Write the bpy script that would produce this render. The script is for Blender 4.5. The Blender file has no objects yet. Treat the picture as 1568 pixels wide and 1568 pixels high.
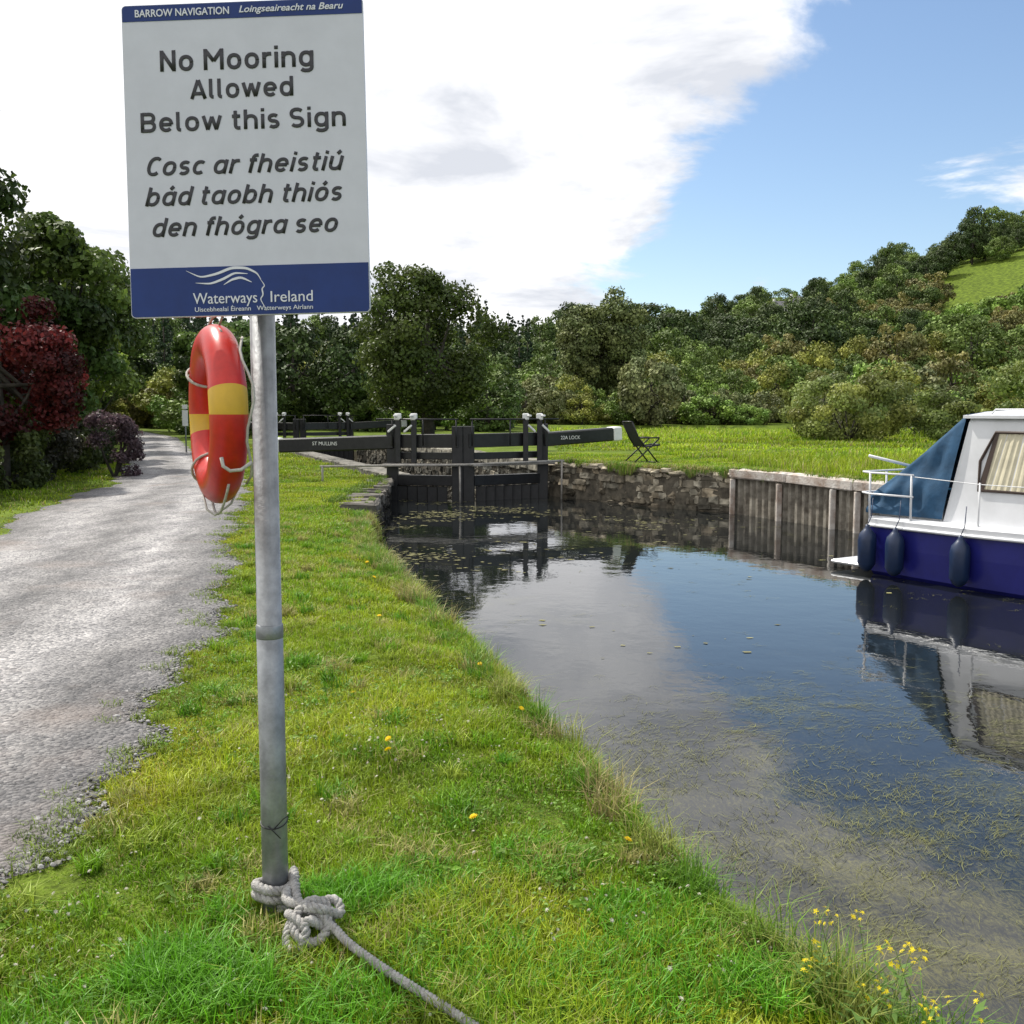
import bpy, math, random
import numpy as np
from mathutils import Vector, Matrix
rnd=random.Random(7); R=np.random.default_rng(11)
scene=bpy.context.scene
# ------------------------------------------------------------------ helpers
def link(o,parent=None):
    scene.collection.objects.link(o)
    if parent: o.parent=parent
    return o
def empty(name,loc=(0,0,0),rotz=0.0):
    e=bpy.data.objects.new(name,None); e.empty_display_size=.2
    e.location=loc; e.rotation_euler=(0,0,rotz); scene.collection.objects.link(e); return e
def nt(mat):
    mat.use_nodes=True; t=mat.node_tree; t.nodes.clear(); return t,t.nodes,t.links
def simple(name,col,rough=.6,metal=0.,noise=0.,nscale=8.,bump=0.,bscale=40.,spec=.5,col2=None):
    m=bpy.data.materials.new(name); t,N,L=nt(m)
    o=N.new('ShaderNodeOutputMaterial'); p=N.new('ShaderNodeBsdfPrincipled'); L.new(p.outputs[0],o.inputs[0])
    p.inputs['Roughness'].default_value=rough; p.inputs['Metallic'].default_value=metal
    p.inputs['Specular IOR Level'].default_value=spec
    p.inputs['Base Color'].default_value=(*col,1)
    tc=N.new('ShaderNodeTexCoord')
    if noise>0 or col2:
        n=N.new('ShaderNodeTexNoise'); n.inputs['Scale'].default_value=nscale; n.inputs['Detail'].default_value=6; n.inputs['Roughness'].default_value=.65
        L.new(tc.outputs['Object'],n.inputs['Vector'])
        r=N.new('ShaderNodeValToRGB'); r.color_ramp.elements[0].position=.35; r.color_ramp.elements[1].position=.65
        c2=col2 if col2 else tuple(c*(1+noise) for c in col)
        c1=col if col2 else tuple(c*(1-noise) for c in col)
        r.color_ramp.elements[0].color=(*c1,1); r.color_ramp.elements[1].color=(*c2,1)
        L.new(n.outputs[0],r.inputs[0]); L.new(r.outputs[0],p.inputs['Base Color'])
    if bump>0:
        n=N.new('ShaderNodeTexNoise'); n.inputs['Scale'].default_value=bscale; n.inputs['Detail'].default_value=5
        L.new(tc.outputs['Object'],n.inputs['Vector'])
        b=N.new('ShaderNodeBump'); b.inputs['Strength'].default_value=bump; b.inputs['Distance'].default_value=.02
        L.new(n.outputs[0],b.inputs['Height']); L.new(b.outputs[0],p.inputs['Normal'])
    return m
def attrmat(name,rough=.6,transl=.3,spec=.3,noise=0,nscale=20,bump=0):
    m=bpy.data.materials.new(name); t,N,L=nt(m)
    o=N.new('ShaderNodeOutputMaterial'); p=N.new('ShaderNodeBsdfPrincipled')
    a=N.new('ShaderNodeAttribute'); a.attribute_name='Col'
    src=a.outputs['Color']
    if noise>0:
        tc=N.new('ShaderNodeTexCoord'); n=N.new('ShaderNodeTexNoise'); n.inputs['Scale'].default_value=nscale; n.inputs['Detail'].default_value=6
        L.new(tc.outputs['Object'],n.inputs['Vector'])
        mr=N.new('ShaderNodeMapRange'); mr.inputs[1].default_value=.3; mr.inputs[2].default_value=.7; mr.inputs[3].default_value=1-noise; mr.inputs[4].default_value=1+noise
        L.new(n.outputs[0],mr.inputs[0])
        mx=N.new('ShaderNodeVectorMath'); mx.operation='SCALE'; L.new(src,mx.inputs[0]); L.new(mr.outputs[0],mx.inputs['Scale']); src=mx.outputs[0]
        if bump>0:
            b=N.new('ShaderNodeBump'); b.inputs['Strength'].default_value=bump; b.inputs['Distance'].default_value=.03
            L.new(n.outputs[0],b.inputs['Height']); L.new(b.outputs[0],p.inputs['Normal'])
    L.new(src,p.inputs['Base Color']); p.inputs['Roughness'].default_value=rough; p.inputs['Specular IOR Level'].default_value=spec
    if transl>0:
        tr=N.new('ShaderNodeBsdfTranslucent'); L.new(src,tr.inputs['Color'])
        mx=N.new('ShaderNodeMixShader'); mx.inputs[0].default_value=transl
        L.new(p.outputs[0],mx.inputs[1]); L.new(tr.outputs[0],mx.inputs[2]); L.new(mx.outputs[0],o.inputs[0])
    else: L.new(p.outputs[0],o.inputs[0])
    return m
class MB:
    def __init__(s): s.V=[];s.F=[];s.M=[];s.C=[];s.S=[]
    def add(s,vs,fs,m=0,col=(.5,.5,.5),smooth=False):
        o=len(s.V); s.V+= [tuple(v) for v in vs]; s.C+=[col]*len(vs)
        for f in fs: s.F.append(tuple(i+o for i in f)); s.M.append(m); s.S.append(smooth)
    def box(s,c,d,m=0,rz=0.,col=(.5,.5,.5),jit=0.,mat=None,bev=0.):
        hx,hy,hz=d[0]/2,d[1]/2,d[2]/2
        M=mat if mat is not None else Matrix.Translation(c)@Matrix.Rotation(rz,4,'Z')
        if bev>0:
            b=min(bev,hx*.9,hy*.9,hz*.9)
            def ring2(ix,z):
                X=hx-ix;Y=hy-ix
                return [(-X+b,-Y,z),(X-b,-Y,z),(X,-Y+b,z),(X,Y-b,z),(X-b,Y,z),(-X+b,Y,z),(-X,Y-b,z),(-X,-Y+b,z)]
            rs=[ring2(b,-hz),ring2(0,-hz+b),ring2(0,hz-b),ring2(b,hz)]
            vs=[v for r in rs for v in r]; fs=[tuple(range(7,-1,-1)),tuple(range(24,32))]
            for k in range(3):
                for i in range(8):
                    j=(i+1)%8; fs.append((k*8+i,k*8+j,k*8+8+j,k*8+8+i))
            vs=[M@Vector((x+rnd.uniform(-jit,jit),y+rnd.uniform(-jit,jit),z+rnd.uniform(-jit,jit))) for x,y,z in vs]
            s.add(vs,fs,m,col); return
        vs=[M@Vector((x*hx+rnd.uniform(-jit,jit),y*hy+rnd.uniform(-jit,jit),z*hz+rnd.uniform(-jit,jit))) for x,y,z in
            [(-1,-1,-1),(1,-1,-1),(1,1,-1),(-1,1,-1),(-1,-1,1),(1,-1,1),(1,1,1),(-1,1,1)]]
        s.add(vs,[(0,3,2,1),(4,5,6,7),(0,1,5,4),(1,2,6,5),(2,3,7,6),(3,0,4,7)],m,col)
    def beam(s,p,q,w,h,m=0,col=(.5,.5,.5),bev=.01,ext=0,jit=0):
        p=Vector(p);q=Vector(q);d=q-p;L=d.length+ext;x=d.normalized()
        up=Vector((0,0,1)) if abs(x.z)<.95 else Vector((0,1,0))
        y=up.cross(x).normalized(); z=x.cross(y)
        M=Matrix((x,y,z)).transposed().to_4x4(); M.translation=(p+q)/2
        s.box((0,0,0),(L,w,h),m,mat=M,col=col,bev=bev,jit=jit)
    def tube(s,pts,rad,n=8,m=0,col=(.5,.5,.5),closed=False,caps=True,flat=None):
        pts=[Vector(p) for p in pts]; k=len(pts)
        if not hasattr(rad,'__len__'): rad=[rad]*k
        t0=(pts[1]-pts[0]).normalized(); a=Vector((0,0,1)) if abs(t0.z)<.9 else Vector((1,0,0))
        nrm=t0.cross(a).normalized(); vs=[]
        for i in range(k):
            if closed: t=(pts[(i+1)%k]-pts[i-1])
            else: t=(pts[min(i+1,k-1)]-pts[max(i-1,0)])
            if t.length<1e-9: t=t0
            t=t.normalized()
            nrm=(nrm-t*nrm.dot(t)).normalized(); b=t.cross(nrm)
            for j in range(n):
                an=2*math.pi*j/n; v=(nrm*math.cos(an)+b*math.sin(an))*rad[i]
                if flat is not None: v.y*=flat
                vs.append(pts[i]+v)
        fs=[]
        for i in range(k if closed else k-1):
            i2=(i+1)%k
            for j in range(n):
                j2=(j+1)%n; fs.append((i*n+j,i*n+j2,i2*n+j2,i2*n+j))
        if caps and not closed: fs.append(tuple(range(n-1,-1,-1))); fs.append(tuple((k-1)*n+j for j in range(n)))
        s.add(vs,fs,m,col,True)
    def build(s,name,mats,parent=None,loc=None):
        me=bpy.data.meshes.new(name); me.from_pydata(s.V,[],s.F)
        for m in mats: me.materials.append(m)
        me.polygons.foreach_set('material_index',s.M); me.polygons.foreach_set('use_smooth',s.S)
        a=me.color_attributes.new('Col','FLOAT_COLOR','POINT')
        c=np.ones((len(s.V),4),dtype=np.float32); c[:,:3]=np.array(s.C,dtype=np.float32).reshape(-1,3); a.data.foreach_set('color',c.ravel())
        me.update(); o=bpy.data.objects.new(name,me); link(o,parent)
        if loc: o.location=loc
        return o
def quads_mesh(name,V,C,mats,extra=None,linkit=True,smooth=False):
    F=np.arange(len(V),dtype=np.int32)
    return arr_mesh(name,V,F.reshape(-1,4),np.repeat(C,4,axis=0),mats,extra,linkit,smooth)
def arr_mesh(name,V,F,Cv,mats,extra=None,linkit=True,smooth=False):
    nf=len(F); M=np.zeros(nf,dtype=np.int32); loops=F.ravel().astype(np.int32); ls=np.arange(nf,dtype=np.int32)*4; lt=np.full(nf,4,dtype=np.int32)
    sm=np.full(nf,smooth,dtype=bool)
    if extra is not None and len(extra.V):
        ev=np.array(extra.V); off=len(V); V=np.vstack([V,ev]); Cv=np.vstack([Cv,np.array(extra.C).reshape(-1,3)])
        el=[];es=[];et=[];p=len(loops)
        for f in extra.F: es.append(p);et.append(len(f));el+= [i+off for i in f];p+=len(f)
        loops=np.concatenate([loops,np.array(el,dtype=np.int32)]); ls=np.concatenate([ls,np.array(es,dtype=np.int32)]); lt=np.concatenate([lt,np.array(et,dtype=np.int32)])
        M=np.concatenate([M,np.ones(len(es),dtype=np.int32)]); sm=np.concatenate([sm,np.ones(len(es),dtype=bool)])
    me=bpy.data.meshes.new(name); me.vertices.add(len(V)); me.vertices.foreach_set('co',V.astype(np.float32).ravel())
    me.loops.add(len(loops)); me.loops.foreach_set('vertex_index',loops)
    me.polygons.add(len(ls)); me.polygons.foreach_set('loop_start',ls)
    try: me.polygons.foreach_set('loop_total',lt)
    except Exception: pass
    for m in mats: me.materials.append(m)
    me.polygons.foreach_set('material_index',M); me.polygons.foreach_set('use_smooth',sm)
    me.update(calc_edges=True)
    a=me.color_attributes.new('Col','FLOAT_COLOR','POINT'); c=np.ones((len(V),4),dtype=np.float32); c[:,:3]=Cv; a.data.foreach_set('color',c.ravel())
    me.validate()
    o=bpy.data.objects.new(name,me)
    if linkit: scene.collection.objects.link(o)
    return o
def ss(a,b,x): t=np.clip((x-a)/(b-a),0,1); return t*t*(3-2*t)
# ------------------------------------------------------------------ layout
LBs=[(3.0,-6),(1.9,0),(1.06,2.54),(.66,3.63),(.31,4.91),(-.77,8.9),(-1.85,13.2),(-2.3,16.6)]
LW=[(-2.42,17.3),(-2.55,19.5),(-2.9,24.4)]
CL=[(-2.95,24.6),(-11.6,48.4)]; CR=[(-7.5,49.6),(.9,25.5)]
RW=[(1.2,25.2),(3.1,22.4),(4.5,21.2)]
RP=[(6.0,17.8),(7.9,13.5),(10.4,9),(12.5,4),(14.5,-6)]
POLY=np.array(LBs+LW+CL+CR+RW+RP)
def sdist(x,y):
    x=np.asarray(x,float);y=np.asarray(y,float); d=np.full(x.shape,1e9); ins=np.zeros(x.shape,bool); n=len(POLY)
    for i in range(n):
        ax,ay=POLY[i];bx,by=POLY[(i+1)%n]; ex,ey=bx-ax,by-ay
        t=np.clip(((x-ax)*ex+(y-ay)*ey)/(ex*ex+ey*ey),0,1)
        d=np.minimum(d,np.hypot(x-ax-t*ex,y-ay-t*ey))
        c=((ay>y)!=(by>y)); xi=(bx-ax)*(y-ay)/((by-ay) if by!=ay else 1e-9)+ax
        ins^= c&(x<xi)
    return np.where(ins,-d,d)
ly=[p[1] for p in LBs+LW]; lx=[p[0] for p in LBs+LW]
rp=(RW+RP)[::-1]; ry=[p[1] for p in rp]; rx=[p[0] for p in rp]
def xmid(y):
    near=(np.interp(y,ly,lx)+np.interp(y,ry,rx))/2
    return np.where(y<24.8,near,-1.0-.362*(y-24.8))
def hillH(x): return np.interp(x,[-250,-100,-30,0,38,80,114,150,250,500],[30,20,17,16,20,29,40,52,68,80])
def vn(x,y,s,o=0):
    return (np.sin(x*s+1.3*o+np.sin(y*s*.7+o)*1.7)+np.sin(y*s*1.13+2.1*o+np.sin(x*s*.83-o)*1.5)+.5*np.sin((x+y)*s*2.3+o)+.5*np.sin((x-y)*s*2.9-o))/3
def landz(x,y):
    side=ss(-.6,.6,x-xmid(y))
    z=.33*side*ss(-2,14,y+0*x)
    z=z+ss(95,310,y)*hillH(x)
    riv=ss(0,8,x)*ss(66,70,y)*(1-ss(90,94,y)); z=z-riv*1.8
    z=z+.02*vn(x,y,1.1,1)*(y<60)
    return z
def groundz(x,y):
    x=np.asarray(x,float);y=np.asarray(y,float)
    d=sdist(x,y); z=landz(x,y)
    soft=(y<17.0)&(x<xmid(y))
    wob=.07*vn(x,y,3.,3)
    prof=np.where(soft, ss(-.5,.05,d+wob), ss(.03,.22,d))
    low=np.where(y>24.6,-3.0,-1.4)
    z=z-np.where(soft,.08*(1-ss(0,.6,d)),0)
    return low+(z-low)*prof
PR=[(-3,-1.7),(3.3,-1.72),(4.9,-1.75),(8.6,-2.4),(13,-3.55),(22.9,-5.9),(32,-9.4),(42,-13.1),(63,-20.5),(90,-33)]
PL=[(-3,-5.5),(4,-5.6),(9,-5.9),(13.2,-6.8),(17.4,-8.0),(22.9,-8.9),(32,-12.1),(42,-15.8),(63,-23.3),(90,-36)]
def pxR(y): return np.interp(y,[p[0] for p in PR],[p[1] for p in PR])+.09*np.sin(1.9*y)+.06*np.sin(5.3*y+1)+.04*np.sin(13*y)+.03*np.sin(29*y)
def pxL(y): return np.interp(y,[p[0] for p in PL],[p[1] for p in PL])+.12*np.sin(1.4*y+2)+.08*np.sin(4.7*y)+.04*np.sin(15*y)
# ------------------------------------------------------------------ world
S=Vector((-.68*.616,.73*.616,.788)).normalized()
w=bpy.data.worlds.new('World'); scene.world=w; w.use_nodes=True; N=w.node_tree.nodes; L=w.node_tree.links; N.clear()
out=N.new('ShaderNodeOutputWorld'); mixs=N.new('ShaderNodeMixShader'); L.new(mixs.outputs[0],out.inputs[0])
sky=N.new('ShaderNodeTexSky'); sky.sky_type='NISHITA'; sky.sun_disc=False; sky.sun_elevation=math.asin(S.z); sky.sun_rotation=math.atan2(S.x,S.y)%(2*math.pi)
sky.air_density=1.0; sky.dust_density=.3; sky.ozone_density=1.8
b1=N.new('ShaderNodeBackground'); b1.inputs[1].default_value=.15; L.new(sky.outputs[0],b1.inputs[0]); L.new(b1.outputs[0],mixs.inputs[1])
b2=N.new('ShaderNodeBackground'); b2.inputs[1].default_value=1.0; L.new(b2.outputs[0],mixs.inputs[2])
tc=N.new('ShaderNodeTexCoord'); sep=N.new('ShaderNodeSeparateXYZ'); L.new(tc.outputs['Generated'],sep.inputs[0])
def mth(op,a,b=None,c=None,clamp=False):
    n=N.new('ShaderNodeMath'); n.operation=op; n.use_clamp=clamp
    for i,v in enumerate([a,b,c]):
        if v is None: continue
        if isinstance(v,(int,float)): n.inputs[i].default_value=v
        else: L.new(v,n.inputs[i])
    return n.outputs[0]
X,Y,Z=sep.outputs[0],sep.outputs[1],sep.outputs[2]
zz=mth('ADD',mth('MAXIMUM',Z,0.0),.22)
comb=N.new('ShaderNodeCombineXYZ'); L.new(mth('DIVIDE',X,zz),comb.inputs[0]); L.new(mth('DIVIDE',Y,zz),comb.inputs[1])
def cn(scale,detail,rough,dist,off):
    m=N.new('ShaderNodeMapping'); m.inputs['Location'].default_value=off; L.new(comb.outputs[0],m.inputs[0])
    n=N.new('ShaderNodeTexNoise'); n.inputs['Scale'].default_value=scale; n.inputs['Detail'].default_value=detail; n.inputs['Roughness'].default_value=rough; n.inputs['Distortion'].default_value=dist
    L.new(m.outputs[0],n.inputs['Vector']); return n.outputs[0]
n1=cn(1.7,8,.6,.3,(3.1,1.7,0)); n2=cn(2.1,6,.6,.3,(8.3,2.2,4))
f=mth('SUBTRACT',mth('SUBTRACT',Z,mth('MULTIPLY',Y,.142)),mth('MULTIPLY',X,.657))
f=mth('MULTIPLY',f,3.4)
lowt=mth('MULTIPLY',mth('MULTIPLY',mth('SUBTRACT',.27,Z),3.4,None,True),mth('MULTIPLY',mth('SUBTRACT',mth('MULTIPLY',Y,.27),X),4.0,None,True))
f=mth('ADD',f,lowt)
f=mth('MINIMUM',f,.55); f=mth('MAXIMUM',f,-.23)
dens=mth('ADD',f,mth('MULTIPLY',mth('SUBTRACT',n1,.5),2.0))
mr=N.new('ShaderNodeMapRange'); mr.interpolation_type='SMOOTHSTEP'; mr.inputs[1].default_value=-.06; mr.inputs[2].default_value=.19; L.new(dens,mr.inputs[0])
L.new(mr.outputs[0],mixs.inputs[0])
lit=mth('ADD',n2,mth('MULTIPLY',mth('MULTIPLY',X,-1.0),.22))
cr=N.new('ShaderNodeValToRGB'); e=cr.color_ramp.elements; e[0].position=.36; e[0].color=(.76,.79,.86,1); e[1].position=.54; e[1].color=(1.2,1.2,1.22,1)
L.new(lit,cr.inputs[0]); L.new(cr.outputs[0],b2.inputs[0])
sd=bpy.data.lights.new('sun','SUN'); sd.energy=5.0; sd.angle=math.radians(.5); sd.color=(1,.95,.86)
so=link(bpy.data.objects.new('sun',sd)); so.rotation_euler=S.to_track_quat('Z','Y').to_euler()
# ------------------------------------------------------------------ camera
cd=bpy.data.cameras.new('camera'); cam=link(bpy.data.objects.new('camera',cd)); cam.location=(0,0,1.6)
cam.rotation_euler=(math.radians(90-5.6),0,0); cd.sensor_width=36; cd.lens=36; cd.clip_end=8000; cd.clip_start=.05; scene.camera=cam
scene.view_settings.view_transform='Standard'; scene.view_settings.look='None'; scene.view_settings.exposure=0
# ------------------------------------------------------------------ ground
def axis(lo,hi,step,ext,g=1.18):
    a=list(np.arange(lo,hi+1e-6,step)); s=step; x=a[-1]
    while x<ext: s*=g; x+=s; a.append(x)
    s=step; x=a[0]; pre=[]
    while x>-ext: s*=g; x-=s; pre.append(x)
    return np.array(pre[::-1]+a)
gx=axis(-5,9,.1,3500); gy=axis(1,28,.11,3500)
def refine(a,mx,lim):
    o=[a[0]]
    for v in a[1:]:
        d=v-o[-1]
        if abs(v)<lim and d>mx:
            k=int(math.ceil(d/mx)); o+= [o[-1]+d*i/k for i in range(1,k)]
        o.append(v)
    return np.array(o)
gx=refine(gx,6,400); gy=refine(gy,5,400)
GX,GY=np.meshgrid(gx,gy); GZ=groundz(GX,GY)
V=np.stack([GX.ravel(),GY.ravel(),GZ.ravel()],1); nx,ny=len(gx),len(gy)
ii=(np.arange(ny-1)[:,None]*nx+np.arange(nx-1)[None,:]).ravel(); F=np.stack([ii,ii+1,ii+nx+1,ii+nx],1)
gm=bpy.data.materials.new('ground_grass_soil'); t,N,L=nt(gm)
o=N.new('ShaderNodeOutputMaterial'); p=N.new('ShaderNodeBsdfPrincipled'); L.new(p.outputs[0],o.inputs[0]); p.inputs['Roughness'].default_value=.9; p.inputs['Specular IOR Level'].default_value=.1
g=N.new('ShaderNodeNewGeometry'); nn=N.new('ShaderNodeTexNoise'); nn.inputs['Scale'].default_value=1.3; nn.inputs['Detail'].default_value=8; L.new(g.outputs['Position'],nn.inputs['Vector'])
r=N.new('ShaderNodeValToRGB'); r.color_ramp.elements[0].position=.35; r.color_ramp.elements[0].color=(.06,.095,.013,1); r.color_ramp.elements[1].position=.65; r.color_ramp.elements[1].color=(.16,.235,.026,1)
L.new(nn.outputs[0],r.inputs[0])
nf=N.new('ShaderNodeTexNoise'); nf.inputs['Scale'].default_value=45; nf.inputs['Detail'].default_value=4; L.new(g.outputs['Position'],nf.inputs['Vector'])
m1=N.new('ShaderNodeMix'); m1.data_type='RGBA'; m1.blend_type='MULTIPLY'; m1.inputs[0].default_value=.8; L.new(r.outputs[0],m1.inputs[6])
r2=N.new('ShaderNodeValToRGB'); r2.color_ramp.elements[0].position=.3; r2.color_ramp.elements[0].color=(.35,.33,.3,1); r2.color_ramp.elements[1].position=.7; r2.color_ramp.elements[1].color=(1.3,1.25,1.1,1); L.new(nf.outputs[0],r2.inputs[0]); L.new(r2.outputs[0],m1.inputs[7])
sp=N.new('ShaderNodeSeparateXYZ'); L.new(g.outputs['Position'],sp.inputs[0])
mr=N.new('ShaderNodeMapRange'); mr.inputs[1].default_value=-.35; mr.inputs[2].default_value=-.12; L.new(sp.outputs[2],mr.inputs[0])
m2=N.new('ShaderNodeMix'); m2.data_type='RGBA'; L.new(mr.outputs[0],m2.inputs[0]); m2.inputs[6].default_value=(.035,.03,.018,1); L.new(m1.outputs[2],m2.inputs[7]); L.new(m2.outputs[2],p.inputs['Base Color'])
bb=N.new('ShaderNodeBump'); bb.inputs['Distance'].default_value=.03; bb.inputs['Strength'].default_value=.6; L.new(nf.outputs[0],bb.inputs['Height']); L.new(bb.outputs[0],p.inputs['Normal'])
arr_mesh('ground',V,F,np.full((len(V),3),.5),[gm],smooth=True)
# ------------------------------------------------------------------ gravel path
ys=np.concatenate([np.arange(-3,14,.06),np.arange(14,40,.15),np.arange(40,90,.6)]); K=26; rows=[]
for yy in ys:
    a,b=float(pxL(yy)),float(pxR(yy)); tt=np.linspace(0,1,K); xs=a+(b-a)*tt
    wob=.03*np.sin(np.pi*tt)-.016*np.exp(-((tt-.27)/.09)**2)-.016*np.exp(-((tt-.73)/.09)**2)
    rows.append(np.stack([xs,np.full(K,yy),landz(xs,np.full(K,yy))+.004+wob*1.0+np.where((tt==0)|(tt==1),-.012,.012)],1))
V=np.vstack(rows); n=len(ys); ii=(np.arange(n-1)[:,None]*K+np.arange(K-1)[None,:]).ravel(); F=np.stack([ii,ii+1,ii+K+1,ii+K],1)
tcol=np.tile(np.linspace(0,1,K),n); C=np.stack([tcol]*3,1)
pm=bpy.data.materials.new('gravel'); t,N,L=nt(pm)
o=N.new('ShaderNodeOutputMaterial'); p=N.new('ShaderNodeBsdfPrincipled'); L.new(p.outputs[0],o.inputs[0]); p.inputs['Roughness'].default_value=.68; p.inputs['Specular IOR Level'].default_value=.45
g=N.new('ShaderNodeNewGeometry')
def nz(sc,de,ro=.6,st=(1,1,1)):
    m=N.new('ShaderNodeMapping'); m.inputs['Scale'].default_value=st; L.new(g.outputs['Position'],m.inputs[0])
    a=N.new('ShaderNodeTexNoise'); a.inputs['Scale'].default_value=sc; a.inputs['Detail'].default_value=de; a.inputs['Roughness'].default_value=ro; L.new(m.outputs[0],a.inputs['Vector']); return a.outputs[0]
vo=N.new('ShaderNodeTexVoronoi'); vo.inputs['Scale'].default_value=50; L.new(g.outputs['Position'],vo.inputs['Vector'])
rA=N.new('ShaderNodeValToRGB'); e=rA.color_ramp.elements; e[0].position=.33; e[0].color=(.11,.11,.117,1); e[1].position=.66; e[1].color=(.37,.36,.36,1); L.new(nz(1.6,9,.72,(1.6,.6,1)),rA.inputs[0])
at=N.new('ShaderNodeAttribute'); at.attribute_name='Col'
rT=N.new('ShaderNodeValToRGB'); el=rT.color_ramp.elements; el[0].position=0; el[0].color=(.5,.5,.5,1); el[1].position=1; el[1].color=(.42,.42,.43,1)
for ps,c in [(.12,.7),(.27,1.35),(.40,1.0),(.5,.68),(.6,.92),(.73,1.45),(.85,.7)]:
    x_=rT.color_ramp.elements.new(ps); x_.color=(c,c,c*.99,1)
L.new(at.outputs['Fac'],rT.inputs[0])
mA=N.new('ShaderNodeMix'); mA.data_type='RGBA'; mA.blend_type='MULTIPLY'; mA.inputs[0].default_value=.95; L.new(rA.outputs[0],mA.inputs[6]); L.new(rT.outputs[0],mA.inputs[7])
rV=N.new('ShaderNodeValToRGB'); rV.color_ramp.elements[0].color=(.4,.4,.42,1); rV.color_ramp.elements[1].color=(1.6,1.56,1.52,1)
sepc=N.new('ShaderNodeSeparateColor'); L.new(vo.outputs['Color'],sepc.inputs[0]); L.new(sepc.outputs[0],rV.inputs[0])
mB=N.new('ShaderNodeMix'); mB.data_type='RGBA'; mB.blend_type='MULTIPLY'; mB.inputs[0].default_value=.9; L.new(mA.outputs[2],mB.inputs[6]); L.new(rV.outputs[0],mB.inputs[7])
rP=N.new('ShaderNodeValToRGB'); rP.color_ramp.elements[0].position=.55; rP.color_ramp.elements[0].color=(0,0,0,1); rP.color_ramp.elements[1].position=.7; rP.color_ramp.elements[1].color=(.5,.5,.5,1); L.new(nz(.7,5),rP.inputs[0])
mC=N.new('ShaderNodeMix'); mC.data_type='RGBA'; L.new(rP.outputs[0],mC.inputs[0]); L.new(mB.outputs[2],mC.inputs[6]); mC.inputs[7].default_value=(.27,.215,.185,1)
L.new(mC.outputs[2],p.inputs['Base Color'])
bb=N.new('ShaderNodeBump'); bb.inputs['Distance'].default_value=.015; bb.inputs['Strength'].default_value=1.; bb.invert=True; L.new(vo.outputs['Distance'],bb.inputs['Height'])
b3=N.new('ShaderNodeBump'); b3.inputs['Distance'].default_value=.05; b3.inputs['Strength'].default_value=.7; L.new(nz(7,8,.75),b3.inputs['Height']); L.new(b3.outputs[0],bb.inputs['Normal']); L.new(bb.outputs[0],p.inputs['Normal'])
arr_mesh('gravel_path',V,F,C,[pm],smooth=True)
# ------------------------------------------------------------------ GN instancing
def gn_instances(name,pts,rots,scales,idx,coll):
    me=bpy.data.meshes.new(name); me.from_pydata([tuple(map(float,q)) for q in pts],[],[])
    a=me.attributes.new('rot','FLOAT_VECTOR','POINT'); a.data.foreach_set('vector',np.asarray(rots,np.float32).ravel())
    a=me.attributes.new('scl','FLOAT_VECTOR','POINT'); a.data.foreach_set('vector',np.asarray(scales,np.float32).ravel())
    a=me.attributes.new('pick','INT','POINT'); a.data.foreach_set('value',np.asarray(idx,np.int32))
    ob=link(bpy.data.objects.new(name,me))
    ng=bpy.data.node_groups.new(name+'_nodes','GeometryNodeTree')
    ng.interface.new_socket('Geometry',in_out='INPUT',socket_type='NodeSocketGeometry'); ng.interface.new_socket('Geometry',in_out='OUTPUT',socket_type='NodeSocketGeometry')
    n=ng.nodes; l=ng.links; gi=n.new('NodeGroupInput'); go=n.new('NodeGroupOutput'); ci=n.new('GeometryNodeCollectionInfo'); ci.inputs[0].default_value=coll; ci.inputs[1].default_value=True; ci.inputs[2].default_value=True
    ip=n.new('GeometryNodeInstanceOnPoints'); ip.inputs['Pick Instance'].default_value=True
    def na(nm,dt):
        q=n.new('GeometryNodeInputNamedAttribute'); q.data_type=dt; q.inputs[0].default_value=nm; return q.outputs[0]
    er=n.new('FunctionNodeEulerToRotation'); l.new(na('rot','FLOAT_VECTOR'),er.inputs[0])
    l.new(gi.outputs[0],ip.inputs['Points']); l.new(ci.outputs[0],ip.inputs['Instance']); l.new(er.outputs[0],ip.inputs['Rotation']); l.new(na('scl','FLOAT_VECTOR'),ip.inputs['Scale']); l.new(na('pick','INT'),ip.inputs['Instance Index'])
    l.new(ip.outputs[0],go.inputs[0])
    md=ob.modifiers.new('inst','NODES'); md.node_group=ng
    return ob
import bmesh
stone_m=attrmat('pebble',.75,0,.3)
pc=bpy.data.collections.new('pebble_kinds')
for k in range(5):
    b=MB(); bm=bmesh.new(); bmesh.ops.create_icosphere(bm,subdivisions=1,radius=1)
    vs=[v.co*rnd.uniform(.75,1.15) for v in bm.verts]; vs=[Vector((v.x*1.2,v.y,v.z*.6)) for v in vs]; fs=[[v.index for v in f_.verts] for f_ in bm.faces]; bm.free()
    c=[.11,.17,.25,.34,.20][k]; b.add(vs,fs,0,(c,c*.97,c*.95 if k!=4 else c*.8))
    ob=b.build('pebble_%d'%k,[stone_m]); scene.collection.objects.unlink(ob); pc.objects.link(ob)
n=26000; yy=2.4+ (R.random(n)**1.5)*16; a=pxL(yy);b_=pxR(yy); tt=R.random(n); tt=np.where(R.random(n)<.5,1-np.abs(R.normal(0,.10,n)),tt); xx=a+(b_-a)*tt
k=(np.abs(xx)<.62*yy+.6); xx,yy=xx[k],yy[k]; n=len(xx)
s=np.clip(R.lognormal(-5.05,.45,n),.002,.022)
gn_instances('gravel_stones',np.stack([xx,yy,landz(xx,yy)+.014],1),R.random((n,3))*[.5,.5,6.28],np.stack([s]*3,1),R.integers(0,5,n),pc)
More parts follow.
